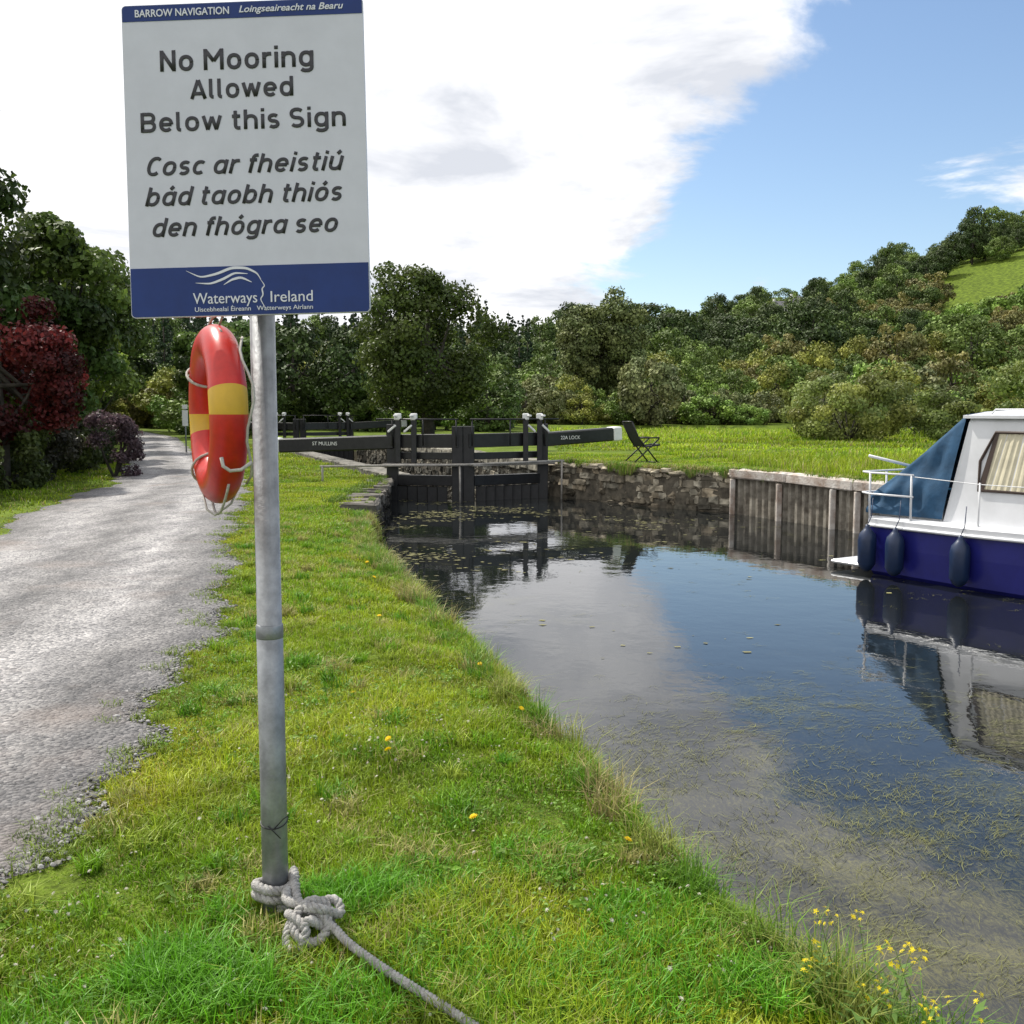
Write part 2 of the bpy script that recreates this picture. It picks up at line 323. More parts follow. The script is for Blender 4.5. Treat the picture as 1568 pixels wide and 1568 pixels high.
# ------------------------------------------------------------------ water
wm=bpy.data.materials.new('canal_water'); t,N,L=nt(wm)
o=N.new('ShaderNodeOutputMaterial'); p=N.new('ShaderNodeBsdfPrincipled'); L.new(p.outputs[0],o.inputs[0]); p.inputs['Roughness'].default_value=.01; p.inputs['IOR'].default_value=1.5
g=N.new('ShaderNodeNewGeometry')
def mapn(sc,loc=(0,0,0),rz=0,scale=1,de=5,ro=.6,di=0):
    m=N.new('ShaderNodeMapping'); m.inputs['Scale'].default_value=sc; m.inputs['Location'].default_value=loc; m.inputs['Rotation'].default_value=(0,0,rz); L.new(g.outputs['Position'],m.inputs[0])
    a=N.new('ShaderNodeTexNoise'); a.inputs['Scale'].default_value=scale; a.inputs['Detail'].default_value=de; a.inputs['Roughness'].default_value=ro; a.inputs['Distortion'].default_value=di; L.new(m.outputs[0],a.inputs['Vector']); return a.outputs[0]
big=mapn((1,1,1),(2,1,0),0,.9,5,.6,.8); fine=mapn((1,.4,1),(0,0,0),.6,30,9,.85,2.5)
sp=N.new('ShaderNodeSeparateXYZ'); L.new(g.outputs['Position'],sp.inputs[0])
def M2(op,a,b=None,clamp=False):
    n=N.new('ShaderNodeMath'); n.operation=op; n.use_clamp=clamp
    for i,v in enumerate([a,b]):
        if v is None: continue
        if isinstance(v,(int,float)): n.inputs[i].default_value=v
        else: L.new(v,n.inputs[i])
    return n.outputs[0]
nearw=M2('MULTIPLY',M2('SUBTRACT',8.5,sp.outputs[1]),.2,True)
wd=M2('ADD',M2('MULTIPLY',big,1.3),M2('MULTIPLY',nearw,.34)); wd=M2('ADD',wd,M2('MULTIPLY',M2('SUBTRACT',fine,.5),2.2))
mr=N.new('ShaderNodeMapRange'); mr.inputs[1].default_value=.86; mr.inputs[2].default_value=1.3; L.new(wd,mr.inputs[0])
cx=N.new('ShaderNodeMix'); cx.data_type='RGBA'; L.new(mr.outputs[0],cx.inputs[0]); cx.inputs[6].default_value=(.010,.012,.013,1); cx.inputs[7].default_value=(.105,.10,.032,1)
L.new(cx.outputs[2],p.inputs['Base Color'])
rip=mapn((1,1,1),(0,0,0),.2,2.2,3,.5); bb=N.new('ShaderNodeBump'); bb.inputs['Strength'].default_value=.09; bb.inputs['Distance'].default_value=.03; L.new(rip,bb.inputs['Height'])
b4=N.new('ShaderNodeBump'); b4.inputs['Strength'].default_value=.05; b4.inputs['Distance'].default_value=.01; L.new(mapn((1,.5,1),(5,0,0),.1,16,3,.5),b4.inputs['Height']); L.new(bb.outputs[0],b4.inputs['Normal']); L.new(b4.outputs[0],p.inputs['Normal'])
def sheet(name,pts,z,mat):
    b=MB(); b.add([(x,y,z) for x,y in pts],[tuple(range(len(pts)))],0); return b.build(name,[mat])
sheet('canal_water',[(-4,-8),(18,-8),(18,12),(8.5,18),(4.7,22),(1.6,26),(-.9,24.25),(-2.95,24.7),(-3.2,24),(-3.6,16)],-.5,wm)
sheet('lock_chamber_water',[(-2.95,24.62),(-.9,24.3),(.9,25.5),(-7.5,49.6),(-11.6,48.4)],-1.9,wm)
sheet('river_water',[(-3,63),(500,63),(500,96),(-3,96)],-.75,wm)
# ------------------------------------------------------------------ grass
grass_m=attrmat('grass_blades',.5,.35,.3)
def blades(P,h,wd,lean,C,droop=None):
    n=len(P); yaw=R.random(n)*6.283; side=np.stack([np.cos(yaw),np.sin(yaw),np.zeros(n)],1); az=yaw+np.pi/2+R.normal(0,.5,n)
    ld=np.stack([np.cos(az),np.sin(az),np.zeros(n)],1)*(lean*h)[:,None]; up=np.array([0,0,1.])
    V=np.empty((n,6,3)); hw=(wd/2)[:,None]*side
    V[:,0]=P-hw;V[:,1]=P+hw
    mid=P+up*(h*.55)[:,None]+ld*.35; V[:,2]=mid-hw*.75;V[:,3]=mid+hw*.75
    vz=np.clip(1-.35*lean,.35,1) if droop is None else droop
    tip=P+up*(h*vz)[:,None]+ld; V[:,4]=tip-hw*.08;V[:,5]=tip+hw*.08
    F=(np.arange(n)*6)[:,None,None]+np.array([[0,1,3,2],[2,3,5,4]])[None]
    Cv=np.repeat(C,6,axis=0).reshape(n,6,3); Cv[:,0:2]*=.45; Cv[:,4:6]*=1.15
    return V.reshape(-1,3),F.reshape(-1,4),Cv.reshape(-1,3)
def gcol(x,y,n):
    a=np.clip(.5+.55*vn(x,y,1.7,2)+.3*vn(x,y,6.3,5)+.25*vn(x,y,.55,8),0,1)[:,None]
    g1=np.array([.155,.30,.010]); g2=np.array([.40,.47,.030]); c=g1*(1-a)+g2*a
    dk=np.clip(vn(x,y,3.1,12)-.3,0,1)[:,None]; c=c*(1-.55*dk)
    c=c*R.uniform(.55,1.4,(n,1)); pd=.07+.14*np.clip(vn(x,y,2.2,15),0,1); dry=R.random(n)<pd; c[dry]=np.array([.46,.39,.16])*R.uniform(.6,1.2,(dry.sum(),1))
    return c
Vs=[];Fs=[];Cs=[];off=0
def addb(V,F,C):
    global off
    Vs.append(V);Fs.append(F+off);Cs.append(C); off+=len(V)
def scatter(n,x0,x1,y0,y1,cond):
    x=R.uniform(x0,x1,n); y=R.uniform(y0,y1,n); k=(np.abs(x)<.6*y+.9); x,y=x[k],y[k]; k=cond(x,y); return x[k],y[k]
def inpath(x,y,m=0.0): return (x<pxR(y)-m)&(x>pxL(y)+m)
def landok(x,y,lim=-.14): return sdist(x,y)>lim
def strip(n,x0,x1,y0,y1,hh,ww,left=True,lean=.5,cm=1.,enc=.16):
    x,y=scatter(n,x0,x1,y0,y1,lambda a,b:landok(a,b,-.2 if left else .05)&~inpath(a,b,0))
    x2,y2=scatter(n//3,x0,x1,y0,y1,lambda a,b:landok(a,b)&inpath(a,b,0)&~inpath(a,b,enc)); k=R.random(len(x2))<.35+.4*vn(x2,y2,6,4); x=np.concatenate([x,x2[k]]);y=np.concatenate([y,y2[k]])
    n=len(x); z=groundz(x,y)-.004; tall=.75+.6*np.clip(vn(x,y,2.3,7)+.5*vn(x,y,9,1),-1,1)
    h=R.uniform(hh[0],hh[1],n)*tall
    e=sdist(x,y); h*=1+.8*np.exp(-(e/.15)**2)*(1 if left else .3)
    near_path=inpath(x,y,-.25); h*=np.where(near_path,.6,1)
    wd=R.uniform(ww[0],ww[1],n); le=np.abs(R.normal(lean,.35,n)); C=gcol(x,y,n)*cm
    C=np.where(near_path[:,None]&(R.random(n)<.3)[:,None],C*[1.1,.85,1.1],C)
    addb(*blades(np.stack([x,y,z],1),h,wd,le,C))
strip(190000,-2.9,1.6,1.9,4.2,(.03,.09),(.0022,.0052))
strip(150000,-2.9,1.0,4.2,7.5,(.03,.09),(.003,.0065))
strip(120000,-4.6,0.2,7.5,13,(.035,.095),(.005,.010))
strip(100000,-6.2,-1.7,13,24.5,(.035,.10),(.008,.017))
strip(50000,-16,-5.5,12,45,(.04,.12),(.012,.028))
strip(50000,-14,-3,24,50,(.04,.12),(.015,.03))
strip(80000,.8,12,17,31,(.04,.09),(.010,.022),left=False,cm=1.1)
x,y=scatter(90000,1.5,40,24,66,lambda a,b:landok(a,b,.15)&(b>27+1.2*vn(a,b,.5,1))&(a>xmid(b)+3)&~((np.abs(a-3)<1.6)&(b<33)))
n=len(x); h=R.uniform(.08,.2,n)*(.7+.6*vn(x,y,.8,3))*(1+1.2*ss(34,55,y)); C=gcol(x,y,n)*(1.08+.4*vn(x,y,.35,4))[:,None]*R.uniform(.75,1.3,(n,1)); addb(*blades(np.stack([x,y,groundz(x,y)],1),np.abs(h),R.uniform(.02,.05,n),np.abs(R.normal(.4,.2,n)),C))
x,y=scatter(26000,5.5,20,9,28,lambda a,b:landok(a,b,.12)); n=len(x); h=R.uniform(.1,.35,n)
addb(*blades(np.stack([x,y,groundz(x,y)],1),h,R.uniform(.008,.02,n),np.abs(R.normal(.4,.2,n)),gcol(x,y,n)))
def tuft(cx,cy,r,n,h0,h1,col=(.12,.32,.015),w=.005,zf_=None,lim=-.3):
    a=R.random(n)*6.283; d=np.sqrt(R.random(n))*r; x=cx+np.cos(a)*d; y=cy+np.sin(a)*d; k=landok(x,y,lim); x,y=x[k],y[k]; n=len(x)
    if n==0: return
    C=np.array(col)*R.uniform(.55,1.4,(n,1)); z=groundz(x,y)-.004 if zf_ is None else np.full(n,zf_)
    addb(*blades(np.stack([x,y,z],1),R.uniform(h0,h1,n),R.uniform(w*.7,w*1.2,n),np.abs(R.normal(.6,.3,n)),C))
for cx,cy,r,n,h0,h1 in [(-.95,2.75,.16,1100,.07,.16),(-.78,2.62,.16,1000,.06,.15),(-.5,3.2,.13,700,.06,.14),(-.9,3.12,.08,250,.05,.1),(-.66,3.2,.09,400,.06,.12),(-.3,3.3,.2,800,.05,.10),(-.1,2.75,.25,1000,.05,.11),(.35,2.7,.25,1000,.06,.12),(.45,3.1,.22,900,.05,.11),(-1.1,2.5,.25,800,.06,.12),(-.45,2.55,.15,700,.06,.13),(.1,3.5,.2,500,.05,.1),(.75,2.75,.16,700,.06,.14)]:
    tuft(cx,cy,r,n,h0,h1)
for i in range(360):
    yy=2.3+(rnd.random()**1.25)*13; a_=float(pxR(yy))+.1; b_=float(np.interp(yy,ly,lx)); cx=rnd.uniform(a_,b_); sc=1+.06*yy
    tuft(cx,yy,rnd.uniform(.03,.09)*sc,int(rnd.uniform(40,110)),.05,rnd.uniform(.08,.14),rnd.choice([(.11,.27,.015),(.17,.34,.015),(.30,.39,.04),(.38,.36,.12)]),.0045*sc)
for i in range(260):
    yy=2.2+(rnd.random()**1.3)*14; cx=float(np.interp(yy,ly,lx))+rnd.uniform(-.16,.24); sc=1+.05*yy
    tuft(cx,yy,.075*sc,int(110),.06,.20*rnd.uniform(.4,1.5),rnd.choice([(.17,.29,.03),(.28,.32,.07),(.36,.31,.13),(.12,.26,.02)]),.004*sc)
for i in range(110):
    yy=3.2+(rnd.random()**1.5)*14; cx=float(pxR(yy))+rnd.uniform(-.26,.08); tuft(cx,yy,.05+.003*yy,60,.02,.07,(.20,.28,.04),.004+.0003*yy)
tuft(-1.82,3.72,.07,200,.02,.06,(.12,.17,.04))
def fringe(pts,z,n,h):
    for i in range(n):
        k=rnd.randrange(len(pts)-1); t_=rnd.random(); ax,ay=pts[k]; bx,by=pts[k+1]; dx,dy=bx-ax,by-ay; l=math.hypot(dx,dy); o_=rnd.uniform(-.02,.4)
        tuft(ax+dx*t_+abs(dy)/l*o_,ay+dy*t_+abs(dx)/l*o_,.13,32,h*.5,h*1.5,rnd.choice([(.19,.30,.03),(.30,.32,.08),(.36,.31,.13),(.13,.26,.02)]),.016,z)
def hanging(pts,z,n):
    k=R.integers(0,len(pts)-1,n); t=R.random(n); A=np.array(pts); a=A[k];b=A[k+1]; d=b-a; l=np.hypot(d[:,0],d[:,1]); nw=np.stack([d[:,1],-d[:,0]],1)/l[:,None]; nw*=np.where(nw[:,:1]>0,-1,1)
    q=a+d*t[:,None]; m=np.clip(vn(q[:,0]*3,q[:,1]*3,1.3,3)+.45,0,1); kk=R.random(n)<m; q=q[kk];nw=nw[kk];m=m[kk]; n=len(q)
    h=R.uniform(.04,.22,n)*m; P=np.stack([q[:,0],q[:,1],np.full(n,z)],1); o3=np.concatenate([nw,np.zeros((n,1))],1); s3=np.stack([-nw[:,1],nw[:,0],np.zeros(n)],1)*R.uniform(.005,.012,n)[:,None]
    V=np.empty((n,6,3)); p0=P-o3*.03; p1=P+o3*R.uniform(.04,.09,n)[:,None]+[0,0,.03]; p2=p1+o3*.02; p2[:,2]-=h+.03
    V[:,0]=p0-s3;V[:,1]=p0+s3;V[:,2]=p1-s3;V[:,3]=p1+s3;V[:,4]=p2-s3*.2;V[:,5]=p2+s3*.2
    F=(np.arange(n)*6)[:,None,None]+np.array([[0,1,3,2],[2,3,5,4]])[None]; C=np.array([[.19,.30,.03],[.32,.31,.10],[.13,.25,.02]])[R.integers(0,3,n)]*R.uniform(.5,1.3,(n,1))
    addb(V.reshape(-1,3),F.reshape(-1,4),np.repeat(C,6,axis=0))
fringe([(1.15,25.4),(3.1,22.6),(4.6,21.3)],.33,110,.12); fringe([(4.6,21.3),(6.05,17.9),(7.9,13.7)],.34,70,.12)
hanging([(1.2,25.2),(3.1,22.4),(4.5,21.2)],.35,2600); hanging([(4.5,21.2),(6.0,17.8),(7.9,13.5)],.43,900); hanging([(-2.42,17.3),(-2.55,19.5),(-2.9,24.4)],.04,900)
for i in range(40): tuft(-2.9-rnd.random()*.3,rnd.uniform(17,24.3),.12,30,.04,.12,(.15,.24,.03),.012,.05)
arr_mesh('grass',np.vstack(Vs),np.vstack(Fs),np.vstack(Cs),[grass_m])
def leafquads(P,Nn,size,C,ar=.55):
    n=len(P); t=R.normal(0,1,(n,3)); Nn=Nn/np.linalg.norm(Nn,axis=1,keepdims=True); t-= (t*Nn).sum(1,keepdims=True)*Nn; t/=np.linalg.norm(t,axis=1,keepdims=True)+1e-9
    b=np.cross(Nn,t); s=size[:,None]; V=np.empty((n,4,3)); V[:,0]=P-t*s*.5; V[:,1]=P+b*s*ar*.5+Nn*s*.08; V[:,2]=P+t*s*.5; V[:,3]=P-b*s*ar*.5+Nn*s*.08
    return V.reshape(-1,3),C
leaf_m=attrmat('leaf',.5,.33,.3); far_leaf=attrmat('far_leaf',.6,0,.25)
x,y=scatter(4200,-2.6,1.2,2.1,7.5,lambda a,b:landok(a,b,-.1)&~inpath(a,b,-.05)); k=(vn(x,y,2.1,9)>-.1); x,y=x[k],y[k]
PP=[];NN=[];SS_=[];CC=[]
for cx,cy in zip(x,y):
    m=rnd.randint(5,9); big_=rnd.random()<.03; q0=rnd.uniform(.7,1.3)
    for j in range(m):
        a=rnd.random()*6.28; d=rnd.uniform(.008,.028)*(1.7 if big_ else 1); PP.append((cx+math.cos(a)*d,cy+math.sin(a)*d,rnd.uniform(.02,.06))); NN.append((math.cos(a)*.7+rnd.gauss(0,.3),math.sin(a)*.7+rnd.gauss(0,.3),1)); SS_.append(rnd.uniform(.010,.024)*(1.9 if big_ else 1)); q=q0*rnd.uniform(.8,1.2); CC.append((.15*q,.28*q,.025*q))
PP=np.array(PP);PP[:,2]+=groundz(PP[:,0],PP[:,1]); V,C=leafquads(PP,np.array(NN),np.array(SS_),np.array(CC),.6); quads_mesh('clover_leaves',V,C,[leaf_m])
def flower_head(b,c,r,petals,col,m=0,tilt=.3):
    nx_,ny_=rnd.gauss(0,tilt),rnd.gauss(0,tilt)-.2
    nrm=Vector((nx_,ny_,1)).normalized(); a=nrm.orthogonal().normalized(); d=nrm.cross(a)
    for ring,(rr,hh) in enumerate([(1,0),(.65,.25)]):
        for i in range(petals):
            an=2*math.pi*(i+.5*ring)/petals; u=a*math.cos(an)+d*math.sin(an); v=a*-math.sin(an)+d*math.cos(an)
            b.add([c+nrm*hh*r,c+u*r*rr*.6+v*r*.18+nrm*r*(.12+hh),c+u*r*rr+nrm*r*(.1+hh),c+u*r*rr*.6-v*r*.18+nrm*r*(.12+hh)],[(0,1,2,3)],m,col)
petal_m=attrmat('petals',.6,.3,.2)
b=MB()
for (px,py) in [(-1.4,12.1),(-1.28,9.4),(-.87,5.5),(-.58,4.67),(-.56,4.5),(-.145,3.72),(.43,3.66),(-1.0,7.6),(-1.5,10.5),(-.2,6.3),(-1.62,14.2),(.05,5.3)]:
    z=float(groundz(px,py)); hgt=rnd.uniform(.06,.10); b.tube([(px,py,z),(px+.004,py,z+hgt*.5),(px,py,z+hgt)],.0016,5,0,(.12,.18,.03)); flower_head(b,Vector((px,py,z+hgt)),.0165+.0007*py,11,(.85,.62,.01))
b.build('dandelion',[petal_m])
b=MB()
x,y=scatter(1900,-2.2,.8,2.2,5.5,lambda a,c:landok(a,c,-.05)&~inpath(a,c,-.05)); k=(vn(x,y,2.4,3)>.2)|(R.random(len(x))<.12); x,y=x[k],y[k]
for cx,cy in zip(x[:420],y[:420]):
    z=float(groundz(cx,cy)); h_=rnd.uniform(.04,.07); q=rnd.uniform(.4,.75); flower_head(b,Vector((cx,cy,z+h_)),rnd.uniform(.003,.010),6,(q,q*.94,q*.8),0,.5)
b.build('white_clover_flowers',[petal_m])
b=MB()
for i in range(22):
    bx=rnd.uniform(.84,1.14); by=rnd.uniform(2.45,2.9); z=max(float(groundz(bx,by)),-.35); h_=rnd.uniform(.12,.32)
    top=Vector((bx+rnd.uniform(-.05,.09),by+rnd.uniform(-.06,.06),z+h_)); midp=Vector((bx+rnd.uniform(-.01,.02),by,z+h_*.5))
    b.tube([(bx,by,z),midp,top],[.002,.0016,.001],5,0,(.14,.2,.05))
    for j in range(rnd.randint(3,7)):
        q=top+Vector((rnd.gauss(0,.014),rnd.gauss(0,.014),rnd.uniform(-.05,.015))); flower_head(b,q,rnd.uniform(.006,.011),5,(.82,.68,.03),0,.6)
    for j in range(14):
        q=Vector((bx,by,z)).lerp(top,rnd.uniform(.05,.85)); a=rnd.random()*6.28; u=Vector((math.cos(a),math.sin(a),.4)); v=Vector((-math.sin(a),math.cos(a),0)); l_=rnd.uniform(.02,.06)
        b.add([q,q+u*l_*.5+v*l_*.15,q+u*l_,q+u*l_*.5-v*l_*.15],[(0,1,2,3)],0,(.13,.23,.05))
b.build('yellow_wildflowers',[petal_m])
b=MB()
for (bx,by) in [(.48,4.15),(.55,4.05),(.27,4.95),(.9,3.05),(-.1,6.3),(-1.0,2.55),(-1.05,2.45)]:
    z=float(groundz(bx,by))
    for j in range(7):
        a=rnd.random()*6.28; u=Vector((math.cos(a),math.sin(a),rnd.uniform(.4,1.2))).normalized(); v=Vector((-math.sin(a),math.cos(a),0)); l_=rnd.uniform(.05,.11); q=Vector((bx,by,z))
        pts=[q,q+u*l_*.4+v*l_*.2,q+u*l_*.8+v*l_*.14,q+u*l_-Vector((0,0,l_*.15)),q+u*l_*.8-v*l_*.14,q+u*l_*.4-v*l_*.2]
        b.add(pts,[(0,1,2,3),(0,3,4,5)],0,(.12,.22,.04))
b.build('dock_plant',[leaf_m])
n=90000; x=R.uniform(-2.5,8,n); y=2.2+20*R.random(n)**1.35
wgt=.40+.7*vn(x,y,.9,4)+.45*vn(x,y,2.6,6)+.35*vn(x,y,6.5,2); near=np.clip((8.5-y)/4.5,0,1); pr=np.clip(wgt,0,1)**1.7*(near*.95+.018)
k=(R.random(n)<pr)&(sdist(x,y)<-.3)&(np.abs(x)<.62*y+.8); x,y=x[k],y[k]
x=np.repeat(x,5)+R.normal(0,.035,len(x)*5); y=np.repeat(y,5)+R.normal(0,.035,len(y)*5); k=sdist(x,y)<-.22; x,y=x[k],y[k]; n=len(x)
ang=.5+R.normal(0,.6,n)+1.2*vn(x,y,.8,2); l_=R.uniform(.012,.055,n)*(1+.03*y); w_=R.uniform(.0005,.0011,n)*(1+.08*y); u=np.stack([np.cos(ang),np.sin(ang),np.zeros(n)],1); v=np.stack([-np.sin(ang),np.cos(ang),np.zeros(n)],1)
be=(l_*R.normal(0,.4,n))[:,None]*v; P=np.stack([x,y,-.4965+R.random(n)*.003],1); V=np.empty((n,6,3)); hw=v*w_[:,None]
V[:,0]=P-u*l_[:,None]+be-hw*.3;V[:,1]=P-u*l_[:,None]+be+hw*.3;V[:,2]=P-hw;V[:,3]=P+hw;V[:,4]=P+u*l_[:,None]+be-hw*.3;V[:,5]=P+u*l_[:,None]+be+hw*.3
F=(np.arange(n)*6)[:,None,None]+np.array([[0,1,3,2],[2,3,5,4]])[None]
C=np.array([.15,.155,.05])*R.uniform(.2,1.5,(n,1)); arr_mesh('pond_weed',V.reshape(-1,3),F.reshape(-1,4),np.repeat(C,6,axis=0),[attrmat('weed',.6,0,.3)])
n=26000; x=R.uniform(-3,5,n); y=R.uniform(8,24.5,n); pr=np.clip(vn(x,y,1.0,8)+.6*vn(x,y*1.8,3.1,5)-.1,0,1)*np.clip((y-9)/9,.05,1)*np.clip(1.3-(x+2.2)/4.5,.1,1)
k=(R.random(n)<pr*1.1)&(sdist(x,y)<-.25); x,y=x[k],y[k]; n=len(x); s=R.uniform(.01,.05,n); a=R.random(n)*6.28
V=np.empty((n,4,3)); P=np.stack([x,y,-.4958+R.random(n)*.002],1)
for j in range(4):
    an=a*.3+j*math.pi/2; V[:,j]=P+np.stack([np.cos(an)*s*R.uniform(.6,1.6,n),np.sin(an)*s*.7*R.uniform(.5,1.3,n),np.zeros(n)],1)
quads_mesh('duckweed',V.reshape(-1,3),np.array([.20,.19,.085])*R.uniform(.4,1.5,(n,1)),[attrmat('duckweed_m',.8,0,.2)])
# ------------------------------------------------------------------ trees
bark=simple('bark',(.06,.05,.04),.9,noise=.4,nscale=6,bump=.6,bscale=15)
def crown(c,r,ncl,nleaf,ls,col,var=.35,shell=.5,crf=(.2,.34),up=.25,yel=.25):
    c=np.array(c,float); r=np.array(r,float); d=R.normal(0,1,(ncl,3)); d/=np.linalg.norm(d,axis=1,keepdims=True)
    rr=R.uniform(shell,1.0,ncl)**.6; cr=r.mean()*R.uniform(crf[0],crf[1],ncl); cc=c+d*r*(rr*(1-cr/r.mean()*.6))[:,None]*R.uniform(.85,1.1,(ncl,1))
    per=max(1,nleaf//ncl); idx=np.repeat(np.arange(ncl),per); n=len(idx)
    q=R.normal(0,1,(n,3)); q[:,2]+=up; q+=d[idx]*.5; q/=np.linalg.norm(q,axis=1,keepdims=True)
    rad=cr[idx]*R.uniform(.45,1.12,n); P=cc[idx]+q*rad[:,None]*np.array([1.1,1.1,.8]); Nn=q+R.normal(0,.5,(n,3))
    f=R.uniform(1-var,1+var,ncl); y_=R.uniform(0,yel,ncl)[idx][:,None]
    C=np.array(col)*f[idx][:,None]*R.uniform(.7,1.35,(n,1)); C=C*(1+y_*np.array([1.2,.5,0]))
    V,C=leafquads(P,Nn,R.uniform(.7,1.4,n)*ls,C,.7); return V,C,cc
def tree(name,base,H,r,ncl,nleaf,ls,col,trunk_r=.2,cb=.3,linkit=True,mat=None,**kw):
    bx,by=base; z0=float(groundz(bx,by)) if linkit else 0.; ch=H*(1-cb)/2; c=(bx,by,z0+H-ch)
    V,C,cc=crown(c,(r,r,ch),ncl,nleaf,ls,col,**kw); e=MB(); top=Vector((bx+rnd.uniform(-.3,.3),by,z0+H*.78))
    e.tube([(bx,by,z0-.2),(bx+.05,by,z0+H*.25),(bx-.05,by+.05,z0+H*.5),top],[trunk_r*1.25,trunk_r,trunk_r*.7,trunk_r*.2],8,0,(.05,.04,.03))
    for i in range(min(ncl,16)):
        q=Vector(cc[i]); s_=Vector((bx,by,z0+H*rnd.uniform(.22,.6))); m_=s_.lerp(q,.5)+Vector((0,0,-.04*H)); e.tube([s_,m_,q],[trunk_r*.45,trunk_r*.28,trunk_r*.07],5,0,(.05,.04,.03),caps=False)
    return quads_mesh(name,V,C,[mat or leaf_m,bark],extra=e,linkit=linkit)
DK=(.05,.088,.02)
tree('broadleaf_tree',(-4.1,50),8.3,3.8,80,30000,.18,(.06,.092,.02),.28,.06,crf=(.18,.3),var=.45)
tree('poplar_tree',(7.0,108),14,2.1,60,13000,.30,(.13,.165,.06),.25,.08,crf=(.22,.36),mat=far_leaf)
tree('poplar_tree',(9.6,111),13,2.0,50,11000,.30,(.125,.16,.06),.25,.08,crf=(.22,.36),mat=far_leaf)
tree('poplar_tree',(11.6,109),15.8,2.3,60,13000,.30,(.13,.17,.06),.25,.08,crf=(.22,.36),mat=far_leaf)
for (x_,y_,H_,r_,col) in [(-13.4,24,9.7,2.2,DK),(-15.8,27,8.6,3,DK),(-12.9,29.5,7.4,1.9,(.065,.115,.025)),(-16.5,34,8.3,2.8,DK),(-18,41,8.6,3,(.06,.105,.024)),(-22.5,50,10.5,4,DK),(-27,62,12,4.6,(.06,.105,.025)),(-31,76,12,5,DK),(-18.5,66,7.5,3.2,(.075,.13,.03)),(-22,84,9,4.5,(.07,.12,.03)),(-13,19,6.5,2.,DK)]:
    tree('broadleaf_tree',(x_,y_),H_,r_,52,18000,.10+.0028*y_,col,.2,.16,var=.55,yel=.45,crf=(.17,.32))
tree('copper_beech_tree',(-10.6,21.3),4.3,1.75,38,16000,.10,(.10,.016,.016),.12,.12,var=.6,yel=.1)
tree('copper_beech_tree',(-12.2,22.6),4.9,1.5,26,9000,.11,(.085,.016,.016),.12,.12,var=.6,yel=.1)
tree('hazel_tree',(-13.7,33),4.4,1.9,26,8000,.16,(.15,.23,.04),.1,.25,var=.4)
def shrub(name,c,r,ncl,nl,ls,col,**kw):
    z0=float(groundz(c[0],c[1])); V,C,cc=crown((c[0],c[1],z0+r[2]*.8),r,ncl,nl,ls,col,**kw); e=MB()
    for i in range(min(8,ncl)): e.tube([(c[0],c[1],z0-.05),(c[0]*.5+cc[i][0]*.5,c[1]*.5+cc[i][1]*.5,z0+r[2]*.5),tuple(cc[i])],[.04,.03,.01],5,0,(.05,.04,.03),caps=False)
    return quads_mesh(name,V,C,[leaf_m,bark],extra=e)
shrub('purple_shrub',(-9.8,25.2),(.75,.75,1.0),14,4500,.07,(.11,.07,.08),yel=0)
hv=[];hc=[]
for i in range(34):
    t_=i/33; yy=15+t_*29; xx=float(np.interp(yy,[15,20,23.5,32,44],[-9.6,-10.7,-10.6,-13.4,-18]))+rnd.uniform(-.3,.3); r_=rnd.uniform(.8,1.15)
    V,C,_=crown((xx,yy,r_*.75),(r_,r_,r_*rnd.uniform(.85,1.2)),12,2600,.07+.001*yy,rnd.choice([(.04,.06,.018),(.055,.08,.02),(.045,.045,.03)]),var=.4); hv.append(V);hc.append(C)
quads_mesh('hedge',np.vstack(hv),np.vstack(hc),[leaf_m])
shrub('willow_shrub',(14.6,44.5),(3.3,2.4,1.75),60,19000,.13,(.19,.245,.075),yel=.4,var=.4,crf=(.15,.28))
shrub('willow_shrub',(18.6,42.5),(1.8,1.6,.9),22,7000,.13,(.16,.22,.06),yel=.4)
shrub('willow_shrub',(26.5,50),(3.4,2.6,2.4),34,12000,.17,(.15,.22,.055),yel=.4)
shrub('willow_shrub',(20.8,52),(2.6,2,1.3),24,7000,.16,(.12,.18,.05),yel=.4)
wc=bpy.data.collections.new('woodland_kinds')
# 0 mid green, 1 dark, 2 silver willow, 3 very dark, 4 yellow-green, 5 olive brown, 6 bright green low
protos=[((.115,.185,.04),.45,1.,3.9),((.075,.125,.032),.45,.95,3.6),((.17,.205,.085),.4,.75,3.6),((.045,.08,.022),.45,1.15,3.5),((.21,.25,.055),.4,.8,3.8),((.16,.165,.055),.4,.85,3.7),((.14,.24,.045),.45,.65,4.2)]
for i,(col,var,hs,rr_) in enumerate(protos):
    ob=tree('wood_%d'%i,(0,0),8.*hs,rr_,50,5200,.34,col,.2,.02,linkit=False,mat=far_leaf,var=var,crf=(.17,.34),yel=.3); wc.objects.link(ob)
for i in range(2):
    V_=[];C_=[]
    for k in range(13):
        z=1+k*.85; rr=2.5*(1-k/13.5); V,C,_=crown((0,0,z),(rr,rr,.55),max(4,int(12*(1-k/14))),int(520*(1-k/15)),.34,(.035,.062,.026),crf=(.28,.45),yel=0,up=-.1); V_.append(V);C_.append(C)
    e=MB(); e.tube([(0,0,0),(0,0,12)],[.2,.03],6); ob=quads_mesh('xconifer_%d'%i,np.vstack(V_),np.vstack(C_),[far_leaf,bark],extra=e,linkit=False); wc.objects.link(ob)
CON=[7,8]
pts=[];rots=[];scl=[];idx=[]
def addt(x,y,s,k,sz=None):
    z=float(landz(np.array(x),np.array(y))); pts.append((x,y,z-.3)); rots.append((0,0,rnd.random()*6.28)); a=s*rnd.uniform(.85,1.15); scl.append((a*rnd.uniform(.9,1.2),a*rnd.uniform(.9,1.2),a*(sz or rnd.uniform(.8,1.3)))); idx.append(k)
